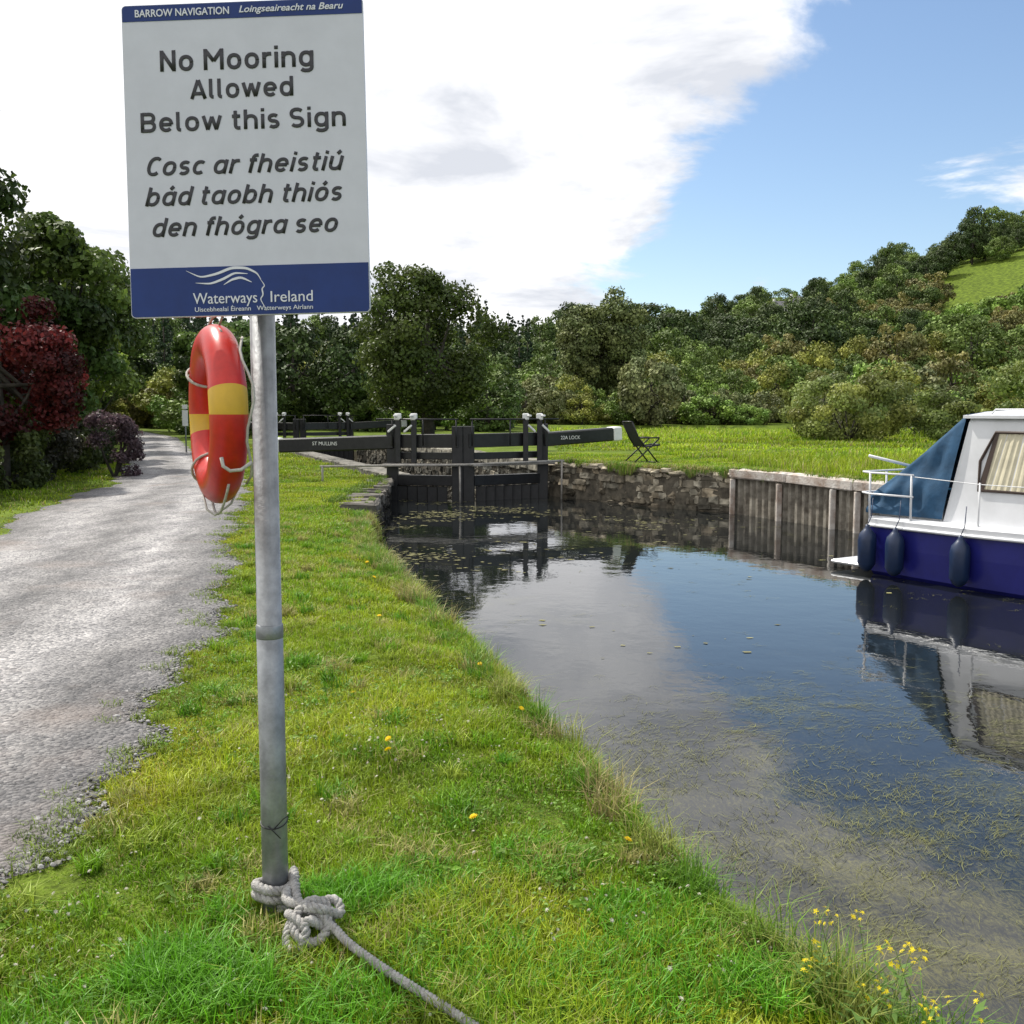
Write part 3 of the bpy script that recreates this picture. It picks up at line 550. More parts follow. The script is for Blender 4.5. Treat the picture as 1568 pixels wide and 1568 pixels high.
HOUSE=[(77.5,297),(83.5,301)]
y=96.
while y<345:
    step=4.6+ (y-96)*.012; x=-.62*y-10
    while x<.66*y+14:
        xx=x+rnd.uniform(-2,2); yy=y+rnd.uniform(-1.8,1.8); az=xx/yy
        x+=step*rnd.uniform(.8,1.25)
        if .405<az<.62 and 206<yy<268: continue
        if any(abs(az-hx/hy)<.012 and hy-60<yy<hy+7 for hx,hy in HOUSE): continue
        if xx>30 and yy>262 and rnd.random()<.3: continue
        if .045<az<.13 and 96<yy<125: continue
        fr=(yy-96)/220; pn=float(vn(xx,yy,.055,3))+rnd.gauss(0,.3)
        if fr<.3: k=2 if pn<-.45 else 6 if pn<-.15 else 0 if pn<.15 else 4 if pn<.4 else 5 if pn<.6 else 1
        else: k=3 if pn<-.35 else 1 if pn<.0 else 0 if pn<.35 else 6 if pn<.55 else 5
        s=rnd.uniform(.45,1.0) if fr<.25 else rnd.uniform(.55,1.25)
        if xx<12 and fr>.25 and rnd.random()<.5: k=rnd.choice(CON); s*=.95
        if xx<12: s*=.92
        addt(xx,yy,s,k)
    y+=step*.85
for i in range(26):
    az=rnd.uniform(.04,.135); yy=rnd.uniform(97,106) if rnd.random()<.5 else rnd.uniform(114,124); addt(az*yy,yy,rnd.uniform(.4,.6),rnd.choice([0,2,4]))
for i in range(70):
    yy=rnd.uniform(64,95); xx=rnd.uniform(-.32*yy,-1)
    addt(xx,yy,rnd.uniform(.4,.72),rnd.choice([0,1,1,6,3,3]))
for xx,yy,s in [(-15.5,73,.8),(-13,80,.75),(-34,70,1.3),(-39,60,1.3),(-30,48,1.2),(-24,36,1.0),(-21,27,.9),(-36,84,1.4),(-45,90,1.5)]: addt(xx,yy,s,rnd.choice([1,3]),1)
gn_instances('hillside_woodland',pts,rots,scl,idx,wc)
# ------------------------------------------------------------------ cottages
white=simple('white_render',(.75,.74,.7),.8,noise=.08); slate=simple('slate',(.12,.12,.13),.7,noise=.2); dglass=simple('dark_glass',(.02,.025,.03),.1)
for hx,hy in HOUSE:
    e=empty('cottage',(hx,hy,float(landz(np.array(hx*1.),np.array(hy*1.)))+.6),.15); e.scale=(.72,.8,.8)
    b=MB(); b.box((0,0,.7),(9,5,4.2)); b.build('walls',[white],e)
    b=MB(); b.add([(-4.7,-2.9,2.7),(4.7,-2.9,2.7),(4.7,0,4.9),(-4.7,0,4.9),(-4.7,2.9,2.7),(4.7,2.9,2.7)],[(0,1,2,3),(3,2,5,4)]); b.build('roof',[slate],e)
    b=MB(); b.add([(-4.5,-2.5,2.8),(-4.5,2.5,2.8),(-4.5,0,4.75)],[(0,1,2)]); b.add([(4.5,-2.5,2.8),(4.5,2.5,2.8),(4.5,0,4.75)],[(0,1,2)]); b.box((-3.8,0,5),(.7,.7,1.2)); b.build('gables_and_chimney',[white],e)
    b=MB()
    for wx in (-3,-1.2,1.2,3): b.box((wx,-2.51,1.6),(.9,.06,1.1))
    b.box((0,-2.51,1.),(.9,.06,2.)); b.build('windows_and_door',[dglass],e)
# ------------------------------------------------------------------ stone walls
stone=attrmat('quay_stone',.85,0,.2,noise=.6,nscale=6,bump=.9); mortar=simple('wall_core',(.11,.095,.07),.95,noise=.5,nscale=5,bump=.6,bscale=12)
def stonewall(name,pts,ztop,zbot,th=.32,cop=.14,col=(.26,.235,.19),rough=0.,inward=1):
    b=MB(); P=[Vector((x,y,0)) for x,y in pts]
    for a,c in zip(P[:-1],P[1:]):
        d=c-a; Ln=d.length; u=d.normalized(); nrm=Vector((u.y,-u.x,0))*inward
        rz=math.atan2(u.y,u.x)
        mid=(a+c)/2+nrm*(th*.5+.02); b.box((mid.x,mid.y,(ztop+zbot)/2-.05),(Ln+.1,th*.95,ztop-zbot-.1),1,rz)
        z=zbot
        while z<ztop-cop:
            hh=min(rnd.uniform(.09,.2) if rough else rnd.uniform(.13,.24),ztop-cop-z)
            if hh<.05: break
            s=-rnd.uniform(0,.2)
            while s<Ln:
                l=rnd.uniform(.10,.42) if rough else rnd.uniform(.18,.55); l=min(l,Ln-s+.05); q=rnd.uniform(.45,1.35); wet=.4 if z<-.42 else (.75 if z<-.3 else 1); q*=wet
                pc_=a+u*(s+l/2)+nrm*(.11+rnd.uniform(-.03,.03)*(1+rough)); tn=rnd.uniform(-.06,.04)
                if not (rough and rnd.random()<.10):
                    b.box((pc_.x,pc_.y,z+hh/2+rnd.uniform(-1,1)*.03*rough),(l-.012,.2,hh-.008),0,rz+rnd.uniform(-1,1)*.08*rough,(col[0]*q,col[1]*q*(1+tn),col[2]*q*(1+2*tn)),.012+.018*rough,bev=.02)
                s+=l
            z+=hh
        s=0
        while s<Ln:
            l=min(rnd.uniform(.5,1.0) if not rough else rnd.uniform(.2,.7),Ln-s+.02); q=rnd.uniform(.7,1.3); pc_=a+u*(s+l/2)+nrm*(th*.5-.02+rnd.uniform(-1,1)*.03*rough)
            b.box((pc_.x,pc_.y,ztop-cop/2+rnd.uniform(-1,.6)*.04*rough),(l-.01,th+.12,cop),0,rz,(col[0]*q,col[1]*q,col[2]*q),.012+.016*rough,bev=.025); s+=l
    return b.build(name,[stone,mortar])
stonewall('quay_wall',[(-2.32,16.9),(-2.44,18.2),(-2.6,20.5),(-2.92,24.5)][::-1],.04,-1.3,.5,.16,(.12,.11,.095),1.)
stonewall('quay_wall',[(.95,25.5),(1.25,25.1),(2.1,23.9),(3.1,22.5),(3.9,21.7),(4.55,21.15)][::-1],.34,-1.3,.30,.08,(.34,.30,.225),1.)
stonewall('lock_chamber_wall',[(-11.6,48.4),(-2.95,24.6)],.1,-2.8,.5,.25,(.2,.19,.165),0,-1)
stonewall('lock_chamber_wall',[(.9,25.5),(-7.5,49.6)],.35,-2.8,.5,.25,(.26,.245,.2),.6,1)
rust=simple('rusted_steel',(.13,.11,.085),.8,nscale=5,col2=(.36,.33,.27),bump=.3); timber=simple('weathered_timber',(.30,.22,.17),.85,nscale=3,col2=(.66,.63,.58),bump=.6,bscale=25)
e=empty('sheet_pile_wall'); b=MB(); pl=[Vector((x,y,0)) for x,y in [(4.55,21.12)]+RP[:4]]
for a,c in zip(pl[:-1],pl[1:]):
    d=c-a; u=d.normalized(); nrm=Vector((-u.y,u.x,0)); Ln=d.length; s=0; prof=[]
    while s<Ln:
        for ds,o_ in [(0,0),(.07,0),(.10,.07),(.17,.07)]:
            if s+ds<Ln: prof.append(a+u*(s+ds)+nrm*o_)
        s+=.20
    prof.append(c); vs=[];fs=[]
    for i,q in enumerate(prof): vs+=[(q.x,q.y,-1.4),(q.x,q.y,.30)]
    for i in range(len(prof)-1): fs.append((2*i,2*i+2,2*i+3,2*i+1))
    b.add(vs,fs)
b.build('piles',[rust],e)
b=MB()
for a,c in zip(pl[:-1],pl[1:]):
    d=c-a; u=d.normalized(); nrm=Vector((-u.y,u.x,0)); Ln=d.length; s=0
    while s<Ln:
        l=min(rnd.uniform(1.4,2.4),Ln-s); p0=a+u*(s+.02)+nrm*.03; p1=a+u*(s+l-.01)+nrm*.03; b.beam((p0.x,p0.y,.33+rnd.uniform(-.02,.02)),(p1.x,p1.y,.33+rnd.uniform(-.02,.02)),.28,.19,0,bev=.025,jit=.008); s+=l
    s=.1
    while s<Ln:
        q=a+u*s-nrm*.06; b.beam((q.x,q.y,-1.2),(q.x,q.y,.22),.1,.1,0,bev=.012); s+=1.5
b.build('capping_beam',[timber],e)
# ------------------------------------------------------------------ lock gates
black=simple('black_paint',(.012,.012,.013),.45,noise=.4,nscale=8,bump=.1); wpaint=simple('white_paint',(.78,.78,.76),.5,noise=.08); gplank=simple('grey_plank',(.30,.28,.25),.8,noise=.25,nscale=9); steel=simple('galvanised',(.27,.28,.29),.45,metal=.55,noise=.25,nscale=14,bump=.08,bscale=60)
def text(body,parent,loc,width,h,mat,shear=0.,off=0.,rot=(math.pi/2,0,0),name='text',ext=.0012):
    c=bpy.data.curves.new(name,'FONT'); c.body=body; c.size=h/.72; c.shear=shear; c.offset=off; c.extrude=ext; c.align_x='CENTER'; c.materials.append(mat); c.resolution_u=4
    o=bpy.data.objects.new(name,c); link(o,parent); bpy.context.view_layer.update(); wd=o.dimensions.x
    if width and wd>0: o.scale=(width/wd,1,1)
    o.location=loc; o.rotation_euler=rot; return o
def gate(heel,mitre,tail,zb,name='lock_gate',zoff=0.,label=None,lp=.6,bz=(.92,1.02)):
    e=empty(name); Hh=Vector((*heel,0));M=Vector((*mitre,0));T=Vector((*tail,0)); u=(M-Hh).normalized(); Ln=(M-Hh).length; nrm=Vector((u.y,-u.x,0))
    if nrm.y>0: nrm=-nrm
    def P(s,z,o=0): q=Hh+u*s+nrm*o; return (q.x,q.y,z+zoff)
    b=MB()
    b.beam(P(0,zb),P(0,1.30),.26,.28); b.beam(P(Ln-.1,zb),P(Ln-.1,1.26),.26,.24)
    b.beam(P(.13,.56),P(Ln-.2,.56),.16,.16); b.beam(P(.13,-.02),P(Ln-.2,-.02),.2,.24)
    s=.25
    while s<Ln-.25: b.beam(P(s,zb),P(s,-.16),.24,.07,bev=.01); s+=.25
    b.build('frame_and_planking',[black],e)
    b=MB(); b.beam((M.x+ (Hh-M).normalized().x*.05,M.y,.92),(Hh.x,Hh.y,bz[0]+.02),.24,.32); d=(T-Hh).normalized(); b.beam((Hh.x,Hh.y,bz[0]),(T.x-d.x*.35,T.y-d.y*.35,bz[1]),.34,.34,bev=.03,ext=.15)
    b.build('balance_beam',[black],e)
    b=MB(); q=T-d*.3; b.beam((q.x,q.y,bz[1]),(T.x,T.y,bz[1]+.02),.36,.36,bev=.03); b.build('beam_end',[wpaint],e)
    b=MB(); b.tube([P(-.3,1.42,.25),P(Ln,1.42,.25)],.022,6)
    for s in (.1,Ln*.5,Ln-.05): b.tube([P(s,.8,.25),P(s,1.42,.25)],.02,6)
    b.build('handrail',[black],e)
    for s in ((.22,.62) if Ln>1 else (.2,)):
        b=MB(); b.beam(P(s,.4,.2),P(s,1.42,.2),.13,.12); b.build('paddle_post',[black],e)
        b=MB(); b.beam(P(s,1.40,.2),P(s,1.56,.2),.16,.18,bev=.02); b.tube([P(s,1.5,.2),P(s,1.5,.42)],.03,6); b.beam(P(s-.02,1.28,.28),P(s-.22,1.12,.28),.05,.05); b.build('paddle_gear',[wpaint],e)
    b=MB(); b.beam(P(-.1,.36,.28),P(Ln,.36,.28),.26,.05); b.build('footboard',[gplank],e)
    if label:
        q=Hh+ (T-Hh)*lp+nrm*.19; dd=(T-Hh) if (T-Hh).x>0 else (Hh-T); text(label,e,(q.x,q.y,bz[0]+(bz[1]-bz[0])*lp-.03),.62,.09,wpaint,rot=(math.pi/2,0,math.atan2(dd.y,dd.x)),name='label')
    return e
gate((-2.85,24.45),(-1.18,24.0),(-5.9,25.0),-1.4,label='ST MULLINS',lp=.52,bz=(.88,.78))
gate((.75,25.15),(-1.1,24.0),(2.75,26.6),-1.4,label='22A LOCK',lp=.3)
gate((-11.1,47.8),(-9.9,47.6),(-14.6,48.9),-2.6); gate((-7.7,49.0),(-9.8,47.7),(-5.2,50.3),-2.6)
b=MB(); b.tube([(-4.35,23.2,.36),(-2.8,23.65,.36),(-1.2,23.55,.38),(1.25,24.75,.42)],.03,6)
for q in [(-4.3,23.2,.36),(1.2,24.7,.42),(-1.2,23.6,.38)]: b.tube([(q[0],q[1],-.1 if q[1]<24.4 and q[0]<-3 else -.6),q],.025,6)
b.build('safety_rail',[gplank])
# ------------------------------------------------------------------ folding chair
fab=simple('chair_fabric',(.03,.032,.035),.8); e=empty('folding_chair',(3.15,25.3,.34),.35); b=MB(); k=.018
for sx in (-.26,.26):
    b.tube([(-.02,sx,.42),(-.16,sx,.62),(-.34,sx,1.0)],k,6); b.tube([(-.05,sx,.40),(.42,sx,.44)],k,6); b.tube([(-.12,sx,.62),(.4,sx,.62)],.022,6)
    b.tube([(-.3,sx,0),(.40,sx,.60)],k,6); b.tube([(.38,sx,0),(-.14,sx,.6)],k,6); b.tube([(-.34,sx,.015),(.42,sx,.015)],k,6)
for q in [(-.3,.0),(.38,.0),(.42,.44),(-.34,1.0)]: b.tube([(q[0],-.26,q[1]+.012),(q[0],.26,q[1]+.012)],k,6)
b.build('frame',[black],e); b=MB(); vs=[];fs=[]
pr=[(-.34,.99),(-.25,.78),(-.15,.6),(-.03,.41),(.15,.39),(.42,.44)]
for q in pr: vs+=[(q[0]+.01,-.25,q[1]),(q[0]+.01,.25,q[1])]
for i in range(5): fs.append((2*i,2*i+2,2*i+3,2*i+1))
b.add(vs,fs); b.build('seat_and_back',[fab],e)
# ------------------------------------------------------------------ sign
signw=simple('sign_white',(.55,.56,.63),.35,noise=.04,nscale=9); navy=simple('sign_blue',(.007,.030,.155),.35,noise=.12,nscale=8,spec=.3); ink=simple('sign_ink',(.02,.02,.025),.5)
W_,H_=.694,.887
sg=empty('mooring_sign',(-.752,2.985,1.876)); sg.rotation_euler=(math.radians(-3.5),math.radians(-1.3),math.radians(-2.2))
def rrect(w0,w1,z0,z1,r0,r1,y0,y1,seg=5):
    pts=[]
    def arc(cx,cz,r,a0):
        if r<=0: pts.append((cx,cz)); return
        for i in range(seg+1): a=a0+i*math.pi/2/seg; pts.append((cx+r*math.cos(a),cz+r*math.sin(a)))
    arc(w0+r0,z0+r0,r0,math.pi); arc(w1-r0,z0+r0,r0,1.5*math.pi); arc(w1-r1,z1-r1,r1,0); arc(w0+r1,z1-r1,r1,.5*math.pi)
    n=len(pts); vs=[(x,y0,z) for x,z in pts]+[(x,y1,z) for x,z in pts]; fs=[tuple(range(n)),tuple(range(2*n-1,n-1,-1))]+[(i,i+n,(i+1)%n+n,(i+1)%n) for i in range(n)]
    return vs,fs
b=MB(); b.add(*rrect(-W_/2,W_/2,0,H_,.012,.012,0,.012)); b.build('panel',[signw],sg)
b=MB(); b.add(*rrect(-W_/2+.002,W_/2-.002,.002,.141,.011,0,-.0015,-.0001)); b.build('footer_band',[navy],sg)
b=MB(); b.add(*rrect(-W_/2+.002,W_/2-.002,H_-.046,H_-.002,0,.011,-.0015,-.0001)); b.build('header_band',[navy],sg)
def zf(v): return (480-v)/474*H_
px=W_/365
def arcp(cx,cy,rx_,ry_,a0,a1,n=14,e=2.25):
    out=[]
    for i in range(n+1):
        a=math.radians(a0+(a1-a0)*i/n); c,s=math.cos(a),math.sin(a); out.append((cx+rx_*math.copysign(abs(c)**(2/e),c),cy+ry_*math.copysign(abs(s)**(2/e),s)))
    return out
BW=arcp(.305,.375,.225,.295,0,360,26)
acc=[(.28,.86),(.40,1.02)]
def S_(cx,h,r,w):
    ry_=(h-w)/4; return arcp(cx,h-w/2-ry_,r,ry_,35,270,14,2.1)+arcp(cx,w/2+ry_,r,ry_,90,-145,14,2.1)[1:]
GL={'N':(.66,[[(.08,0),(.08,1)],[(.09,.93),(.57,.07)],[(.58,0),(.58,1)]]),
'M':(.84,[[(.08,0),(.08,1)],[(.09,.94),(.42,.42)],[(.42,.42),(.75,.94)],[(.76,0),(.76,1)]]),
'o':(.61,[BW]),'ó':(.61,[BW,acc]),
'r':(.38,[[(.08,0),(.08,.75)],arcp(.30,.42,.22,.25,180,80,8)+[(.38,.67)]]),
'i':(.16,[[(.08,0),(.08,.75)],[(.08,.88),(.08,1.04)]]),
'n':(.60,[[(.08,0),(.08,.75)],arcp(.30,.42,.22,.25,180,0,14)+[(.52,0)]]),
'h':(.60,[[(.08,0),(.08,1)],arcp(.30,.42,.22,.25,180,0,14)+[(.52,0)]]),
'u':(.60,[arcp(.30,.33,.22,.25,180,360,14),[(.08,.75),(.08,.33)],[(.52,0),(.52,.75)]]),
'ú':(.60,[arcp(.30,.33,.22,.25,180,360,14),[(.08,.75),(.08,.33)],[(.52,0),(.52,.75)],acc]),
'g':(.61,[BW,[(.53,.75),(.53,.0)]+arcp(.305,-.02,.225,.17,-8,-150,10)]),
'A':(.70,[[(.05,0),(.34,.96)],[(.36,.96),(.65,0)],[(.15,.27),(.55,.27)]]),
'l':(.25,[[(.08,1),(.08,.2)]+arcp(.2,.2,.12,.125,185,270,6)]),
'w':(.82,[[(.05,.75),(.23,.04)],[(.23,.04),(.41,.70)],[(.41,.70),(.59,.04)],[(.59,.04),(.77,.75)]]),
'e':(.60,[arcp(.305,.375,.225,.295,0,318,22),[(.10,.375),(.53,.375)]]),
'd':(.61,[BW,[(.53,0),(.53,1)]]),'b':(.61,[BW,[(.08,0),(.08,1)]]),'a':(.61,[BW,[(.53,0),(.53,.75)]]),'á':(.61,[BW,[(.53,0),(.53,.75)],acc]),
'B':(.66,[[(.08,0),(.08,1)],[(.08,.925)]+arcp(.36,.725,.2,.2,90,-90,10)+[(.08,.525)],[(.08,.515)]+arcp(.37,.295,.215,.22,90,-90,10)+[(.08,.075)]]),
't':(.38,[[(.16,.96),(.16,.24)]+arcp(.29,.22,.13,.145,185,275,6)+[(.36,.08)],[(.02,.68),(.36,.68)]]),
'f':(.36,[[(.16,0),(.16,.75)]+arcp(.29,.78,.13,.145,175,90,6)+[(.36,.925)],[(.02,.68),(.34,.68)]]),
's':(.50,[S_(.25,.75,.175,.15)]),'S':(.62,[S_(.31,1.,.235,.15)]),
'C':(.60,[arcp(.34,.5,.26,.425,48,312,20)]),'c':(.52,[arcp(.305,.375,.225,.295,48,312,18)])}
def lettering(body,u0,u1,v,cap,shear):
    tot=0
    for ch in body: tot+= .30 if ch==' ' else GL[ch][0]+.125
    tot-=.125; sx=(u1-u0)*px/(tot+shear*.9); cz=cap*px; cxp=366+v/480*19; x0=(u0-cxp)*px; zb=zf(v); b=MB(); cur=0; k=0
    for ch in body:
        if ch==' ': cur+=.30; continue
        wd_,st_=GL[ch]
        for s in st_:
            k+=1; pts_=[(x0+(cur+x+shear*y)*sx,-.0012-.00006*(k%5),zb+y*cz) for x,y in s]
            if len(pts_)==2:
                (a0,_,c0),(a1,_,c1)=pts_; pts_=[(a0+(a1-a0)*t_,pts_[0][1],c0+(c1-c0)*t_) for t_ in (0,.5,1)]
            b.tube(pts_,.095*cz,10,flat=.06)
        cur+=wd_+.125
    b.build('lettering',[ink],sg)
for a_ in [('No Mooring',244,477,107,31,0),('Allowed',291,447,150,29,0),('Below this Sign',215,527,198,29,0),('Cosc ar fheistiú',222,527,264,28,.24),('bád taobh thiós',222,527,310,28,.24),('den fhógra seo',232,521,357,28,.24)]: lettering(*a_)
sw=simple('sign_print_white',(.66,.67,.72),.4)
text('BARROW NAVIGATION',sg,((277-367)*px,-.0025,zf(25)+.001),143*px,11*px,sw,off=.0004,name='lettering')
text('Loingseaireacht na Bearu',sg,((441-367)*px,-.0025,zf(24)+.002),157*px,10*px,sw,shear=.28,off=.0003,name='lettering')
text('Waterways',sg,((347-384)*px,-.0025,zf(461)),98*px,17*px,sw,name='lettering'); text('Ireland',sg,((448-384)*px,-.0025,zf(461)),64*px,17*px,sw,name='lettering')
text('Uiscebhealaí Éireann   Watterweys Airlann',sg,((390-384)*px,-.0025,zf(473)),180*px,7*px,sw,name='lettering')
b=MB()
def ribbon(pts,w0):
    n=len(pts)
    for i in range(n-1):
        (x0,z0),(x1,z1)=pts[i],pts[i+1]; dx,dz=x1-x0,z1-z0; l=math.hypot(dx,dz) or 1; nx_,nz_=-dz/l,dx/l
        a=w0*math.sin(math.pi*(i+.15)/(n))+.0004; c=w0*math.sin(math.pi*min(i+1.15,n-.1)/(n))+.0004
        b.add([(x0-nx_*a,-.003,z0-nz_*a),(x1-nx_*c,-.003,z1-nz_*c),(x1+nx_*c,-.003,z1+nz_*c),(x0+nx_*a,-.003,z0+nz_*a)],[(0,1,2,3)])
def pxp(l):
    out=[]
    for i in range(len(l)-1):
        for k in range(6): t=k/6; out.append((l[i][0]*(1-t)+l[i+1][0]*t,l[i][1]*(1-t)+l[i+1][1]*t))
    out.append(l[-1])
    for _ in range(3): out=[out[0]]+[((out[i-1][0]+2*out[i][0]+out[i+1][0])/4,(out[i-1][1]+2*out[i][1]+out[i+1][1])/4) for i in range(1,len(out)-1)]+[out[-1]]
    return [((u-384)*px,zf(v)) for u,v in out]
ribbon(pxp([(288,410),(310,421),(335,416),(358,407),(380,408),(396,416),(402,426)]),.0035)
ribbon(pxp([(302,429),(325,431),(345,424),(362,415),(382,417)]),.003)
ribbon(pxp([(345,433),(358,425),(372,422),(388,430)]),.003)
ribbon(pxp([(400,424),(408,436),(403,440),(405,450),(400,456),(410,474)]),.0016)
b.build('logo',[sw],sg)
ox,oy=-.754,3.135
INV=(Matrix.Translation(sg.location)@sg.rotation_euler.to_matrix().to_4x4()).inverted()
def onsign(o): o.parent=sg; o.matrix_parent_inverse=INV
gp=MB(); gp.tube([(ox,oy,-.3),(ox,oy,.94),(ox,oy,.941),(ox,oy,2.7)],[.041,.0405,.038,.037],24); gp.tube([(ox,oy,2.7),(ox,oy,2.715)],[.039,.03],24)
gp.tube([(ox,oy,.90),(ox,oy,.903),(ox,oy,.94),(ox,oy,.944)],[.0405,.0418,.0418,.038],24)
onsign(gp.build('post',[steel]))
cl=MB()
for z,yb,dp in ((1.98,3.055,.07),(2.6,3.092,.05)):
    cl.tube([(ox,oy,z-.018),(ox,oy,z+.018)],[.043,.043],20); cl.box((ox,yb,z),(.12,dp,.036),bev=.004)
onsign(cl.build('clamps',[steel]))
wr=MB(); wr.tube([(ox+.0415*math.cos(a),oy+.0415*math.sin(a),.31+.012*math.sin(a)) for a in np.linspace(0,6.28,25)[:-1]],.0022,5,closed=True); wr.tube([(ox+.01,oy-.042,.30),(ox+.04,oy-.05,.335),(ox+.055,oy-.05,.345)],.0018,5); wr.tube([(ox-.01,oy-.043,.31),(ox+.03,oy-.045,.27)],.0018,5)
onsign(wr.build('wire_tie',[black]))
# ------------------------------------------------------------------ lifebuoy
e=empty('lifebuoy'); red=simple('buoy_red',(.50,.018,.011),.33,noise=.18,nscale=12); yel=simple('buoy_yellow',(.62,.37,.022),.42,noise=.1); rope_m=simple('cord',(.42,.40,.36),.8,noise=.2,nscale=60)
C0=Vector((-.898,3.13,1.592)); pdir=Vector((.087,-.187,0)).normalized(); up=Vector((0,0,1)); nr=pdir.cross(up)
RR,rr=.210,.0585; NU,NV=96,24; tb=MB()
for i in range(NU):
    a=2*math.pi*i/NU; rad=pdir*math.cos(a)+up*math.sin(a)
    for j in range(NV):
        c=2*math.pi*j/NV; k=1+.012*math.sin(3*a+1)+.01*math.sin(7*a); tb.V.append(tuple(C0+rad*(RR+rr*1.05*k*math.cos(c))+nr*(rr*.92*k*math.sin(c))))
tb.C=[(.5,.5,.5)]*len(tb.V)
for i in range(NU):
    a=2*math.pi*(i+.5)/NU; mi=0
    for ba,hw in [(math.radians(8),.14),(math.radians(188),.14)]:
        if abs((a-ba+math.pi)%(2*math.pi)-math.pi)<hw*1.15: mi=1
    for j in range(NV): tb.F.append((i*NV+j,((i+1)%NU)*NV+j,((i+1)%NU)*NV+(j+1)%NV,i*NV+(j+1)%NV)); tb.M.append(mi); tb.S.append(True)
tb.build('ring',[red,yel],e)
b=MB()
att=[math.radians(q) for q in (-48,62,145,235)]
for k in (1,2,3):
    a0=att[k]; a1=att[(k+1)%4]; a1=a1 if a1>a0 else a1+2*math.pi; pts_=[]
    for t_ in np.linspace(0,1,14):
        a=a0+(a1-a0)*t_; rad=pdir*math.cos(a)+up*math.sin(a); s_=math.sin(math.pi*t_); pts_.append(C0+rad*(RR+rr*1.02+.012*s_)+nr*(.01*s_)-up*.022*s_)
    b.tube(pts_,.0042,6)
for a in att[2:]:
    rad=pdir*math.cos(a)+up*math.sin(a); cc=C0+rad*RR; b.tube([cc+(rad*math.cos(q)+nr*math.sin(q))*(rr*1.06) for q in np.linspace(0,6.283,21)[:-1]],.0045,6,closed=True)
sd_=[C0+(pdir*math.cos(a)+up*math.sin(a))*(RR+rr*.55)+Vector((rr*.98,0,0))+Vector((.012*math.sin(6*a),0,0)) for a in np.linspace(1.2,-1.0,14)]
b.tube(sd_,.004,6)
nq=C0+pdir*(RR+rr+.006)
b.tube([nq+Vector((-.035,0,-.12)),nq+Vector((-.03,-.003,-.145)),nq+Vector((-.01,-.004,-.158)),nq+Vector((.02,-.0,-.155)),nq+Vector((.045,.02,-.135))],.0055,6)
tp=C0+up*(RR+rr); b.tube([tp+Vector((-.02,0,-.01)),tp+Vector((.0,-.02,.02)),tp+Vector((.05,-.02,.05)),Vector((ox,oy-.045,tp.z+.06))],.0045,6)
b.tube([tp+Vector((.02,-.04,-.02)),tp+Vector((.045,-.06,.03)),Vector((ox-.03,oy-.03,tp.z+.05))],.004,6)
bt=C0-up*(RR+rr); b.tube([bt+Vector((-.05,0,.03)),bt+Vector((-.03,-.03,-.02)),bt+Vector((.0,-.05,-.035)),bt+Vector((.05,-.05,0)),bt+Vector((.08,-.02,.08))],.0035,6)
b.build('grab_line',[rope_m],e)
# ------------------------------------------------------------------ mooring rope
e=empty('mooring_rope'); rp_m=simple('rope_fibre',(.25,.24,.225),.85,nscale=40,col2=(.47,.455,.43),bump=.5,bscale=160)
def catmull(P,n=14):
    P=[Vector(p) for p in P]; P=[P[0]*2-P[1]]+P+[P[-1]*2-P[-2]]; out=[]
    for i in range(1,len(P)-2):
        for k in range(n):
            t=k/n; out.append(.5*((2*P[i])+(P[i+1]-P[i-1])*t+(2*P[i-1]-5*P[i]+4*P[i+1]-P[i+2])*t*t+(3*P[i]-P[i-1]-3*P[i+1]+P[i+2])*t**3))
    out.append(P[-2]); return out
def rope(name,G,rad,pitch=.055,strands=3):
    G=catmull(G); L_=[0]
    for a,c in zip(G[:-1],G[1:]): L_.append(L_[-1]+(c-a).length)
    n=max(8,int(L_[-1]/.0055)); xs=np.linspace(0,L_[-1],n); A=np.array([list(g) for g in G]); Q=[Vector((np.interp(s,L_,A[:,0]),np.interp(s,L_,A[:,1]),np.interp(s,L_,A[:,2]))) for s in xs]
    b=MB(); nrm=None; fr=[]
    for i,q in enumerate(Q):
        t=(Q[min(i+1,n-1)]-Q[max(i-1,0)]).normalized()
        if nrm is None: nrm=t.orthogonal().normalized()
        nrm=(nrm-t*nrm.dot(t)).normalized(); fr.append((nrm.copy(),t.cross(nrm)))
    for s in range(strands):
        pts_=[Q[i]+(fr[i][0]*math.cos(2*math.pi*(xs[i]/pitch+s/strands))+fr[i][1]*math.sin(2*math.pi*(xs[i]/pitch+s/strands)))*rad*.5 for i in range(n)]
        b.tube(pts_,rad*.56,6)
    return b.build(name,[rp_m],e)
G=[]
for i in range(20):
    a=-1.2+i*2*math.pi*2.3/19; G.append((ox+.062*math.cos(a),oy+.062*math.sin(a),.05+.062*i/19*1.1+.008*math.sin(a*2)))
rope('wraps',G+[(ox+.09,oy-.10,.10),(-.62,2.99,.05)],.0155)
K=[(ox+.05,oy-.055,.11),(-.69,3.01,.11),(-.64,2.97,.115),(-.57,2.94,.11),(-.545,2.90,.075),(-.58,2.875,.045),(-.63,2.88,.06),(-.65,2.93,.09),(-.61,2.97,.125),(-.56,2.98,.10),(-.55,2.93,.06),(-.60,2.90,.10),(-.64,2.91,.05),(-.67,2.95,.04),(-.63,3.0,.06),(-.575,2.97,.06),(-.54,2.92,.045)]
rope('knot',K,.0155)
rope('knot_loop',[(-.68,2.98,.08),(-.66,2.93,.10),(-.61,2.89,.08),(-.62,2.865,.035),(-.66,2.875,.03),(-.665,2.93,.07),(-.62,2.96,.11),(-.56,2.92,.10),(-.53,2.90,.06)],.0145)
rope('knot_tail',[(-.60,2.99,.11),(-.54,3.0,.115),(-.52,2.96,.09),(-.57,2.92,.125),(-.62,2.94,.12)],.0145)
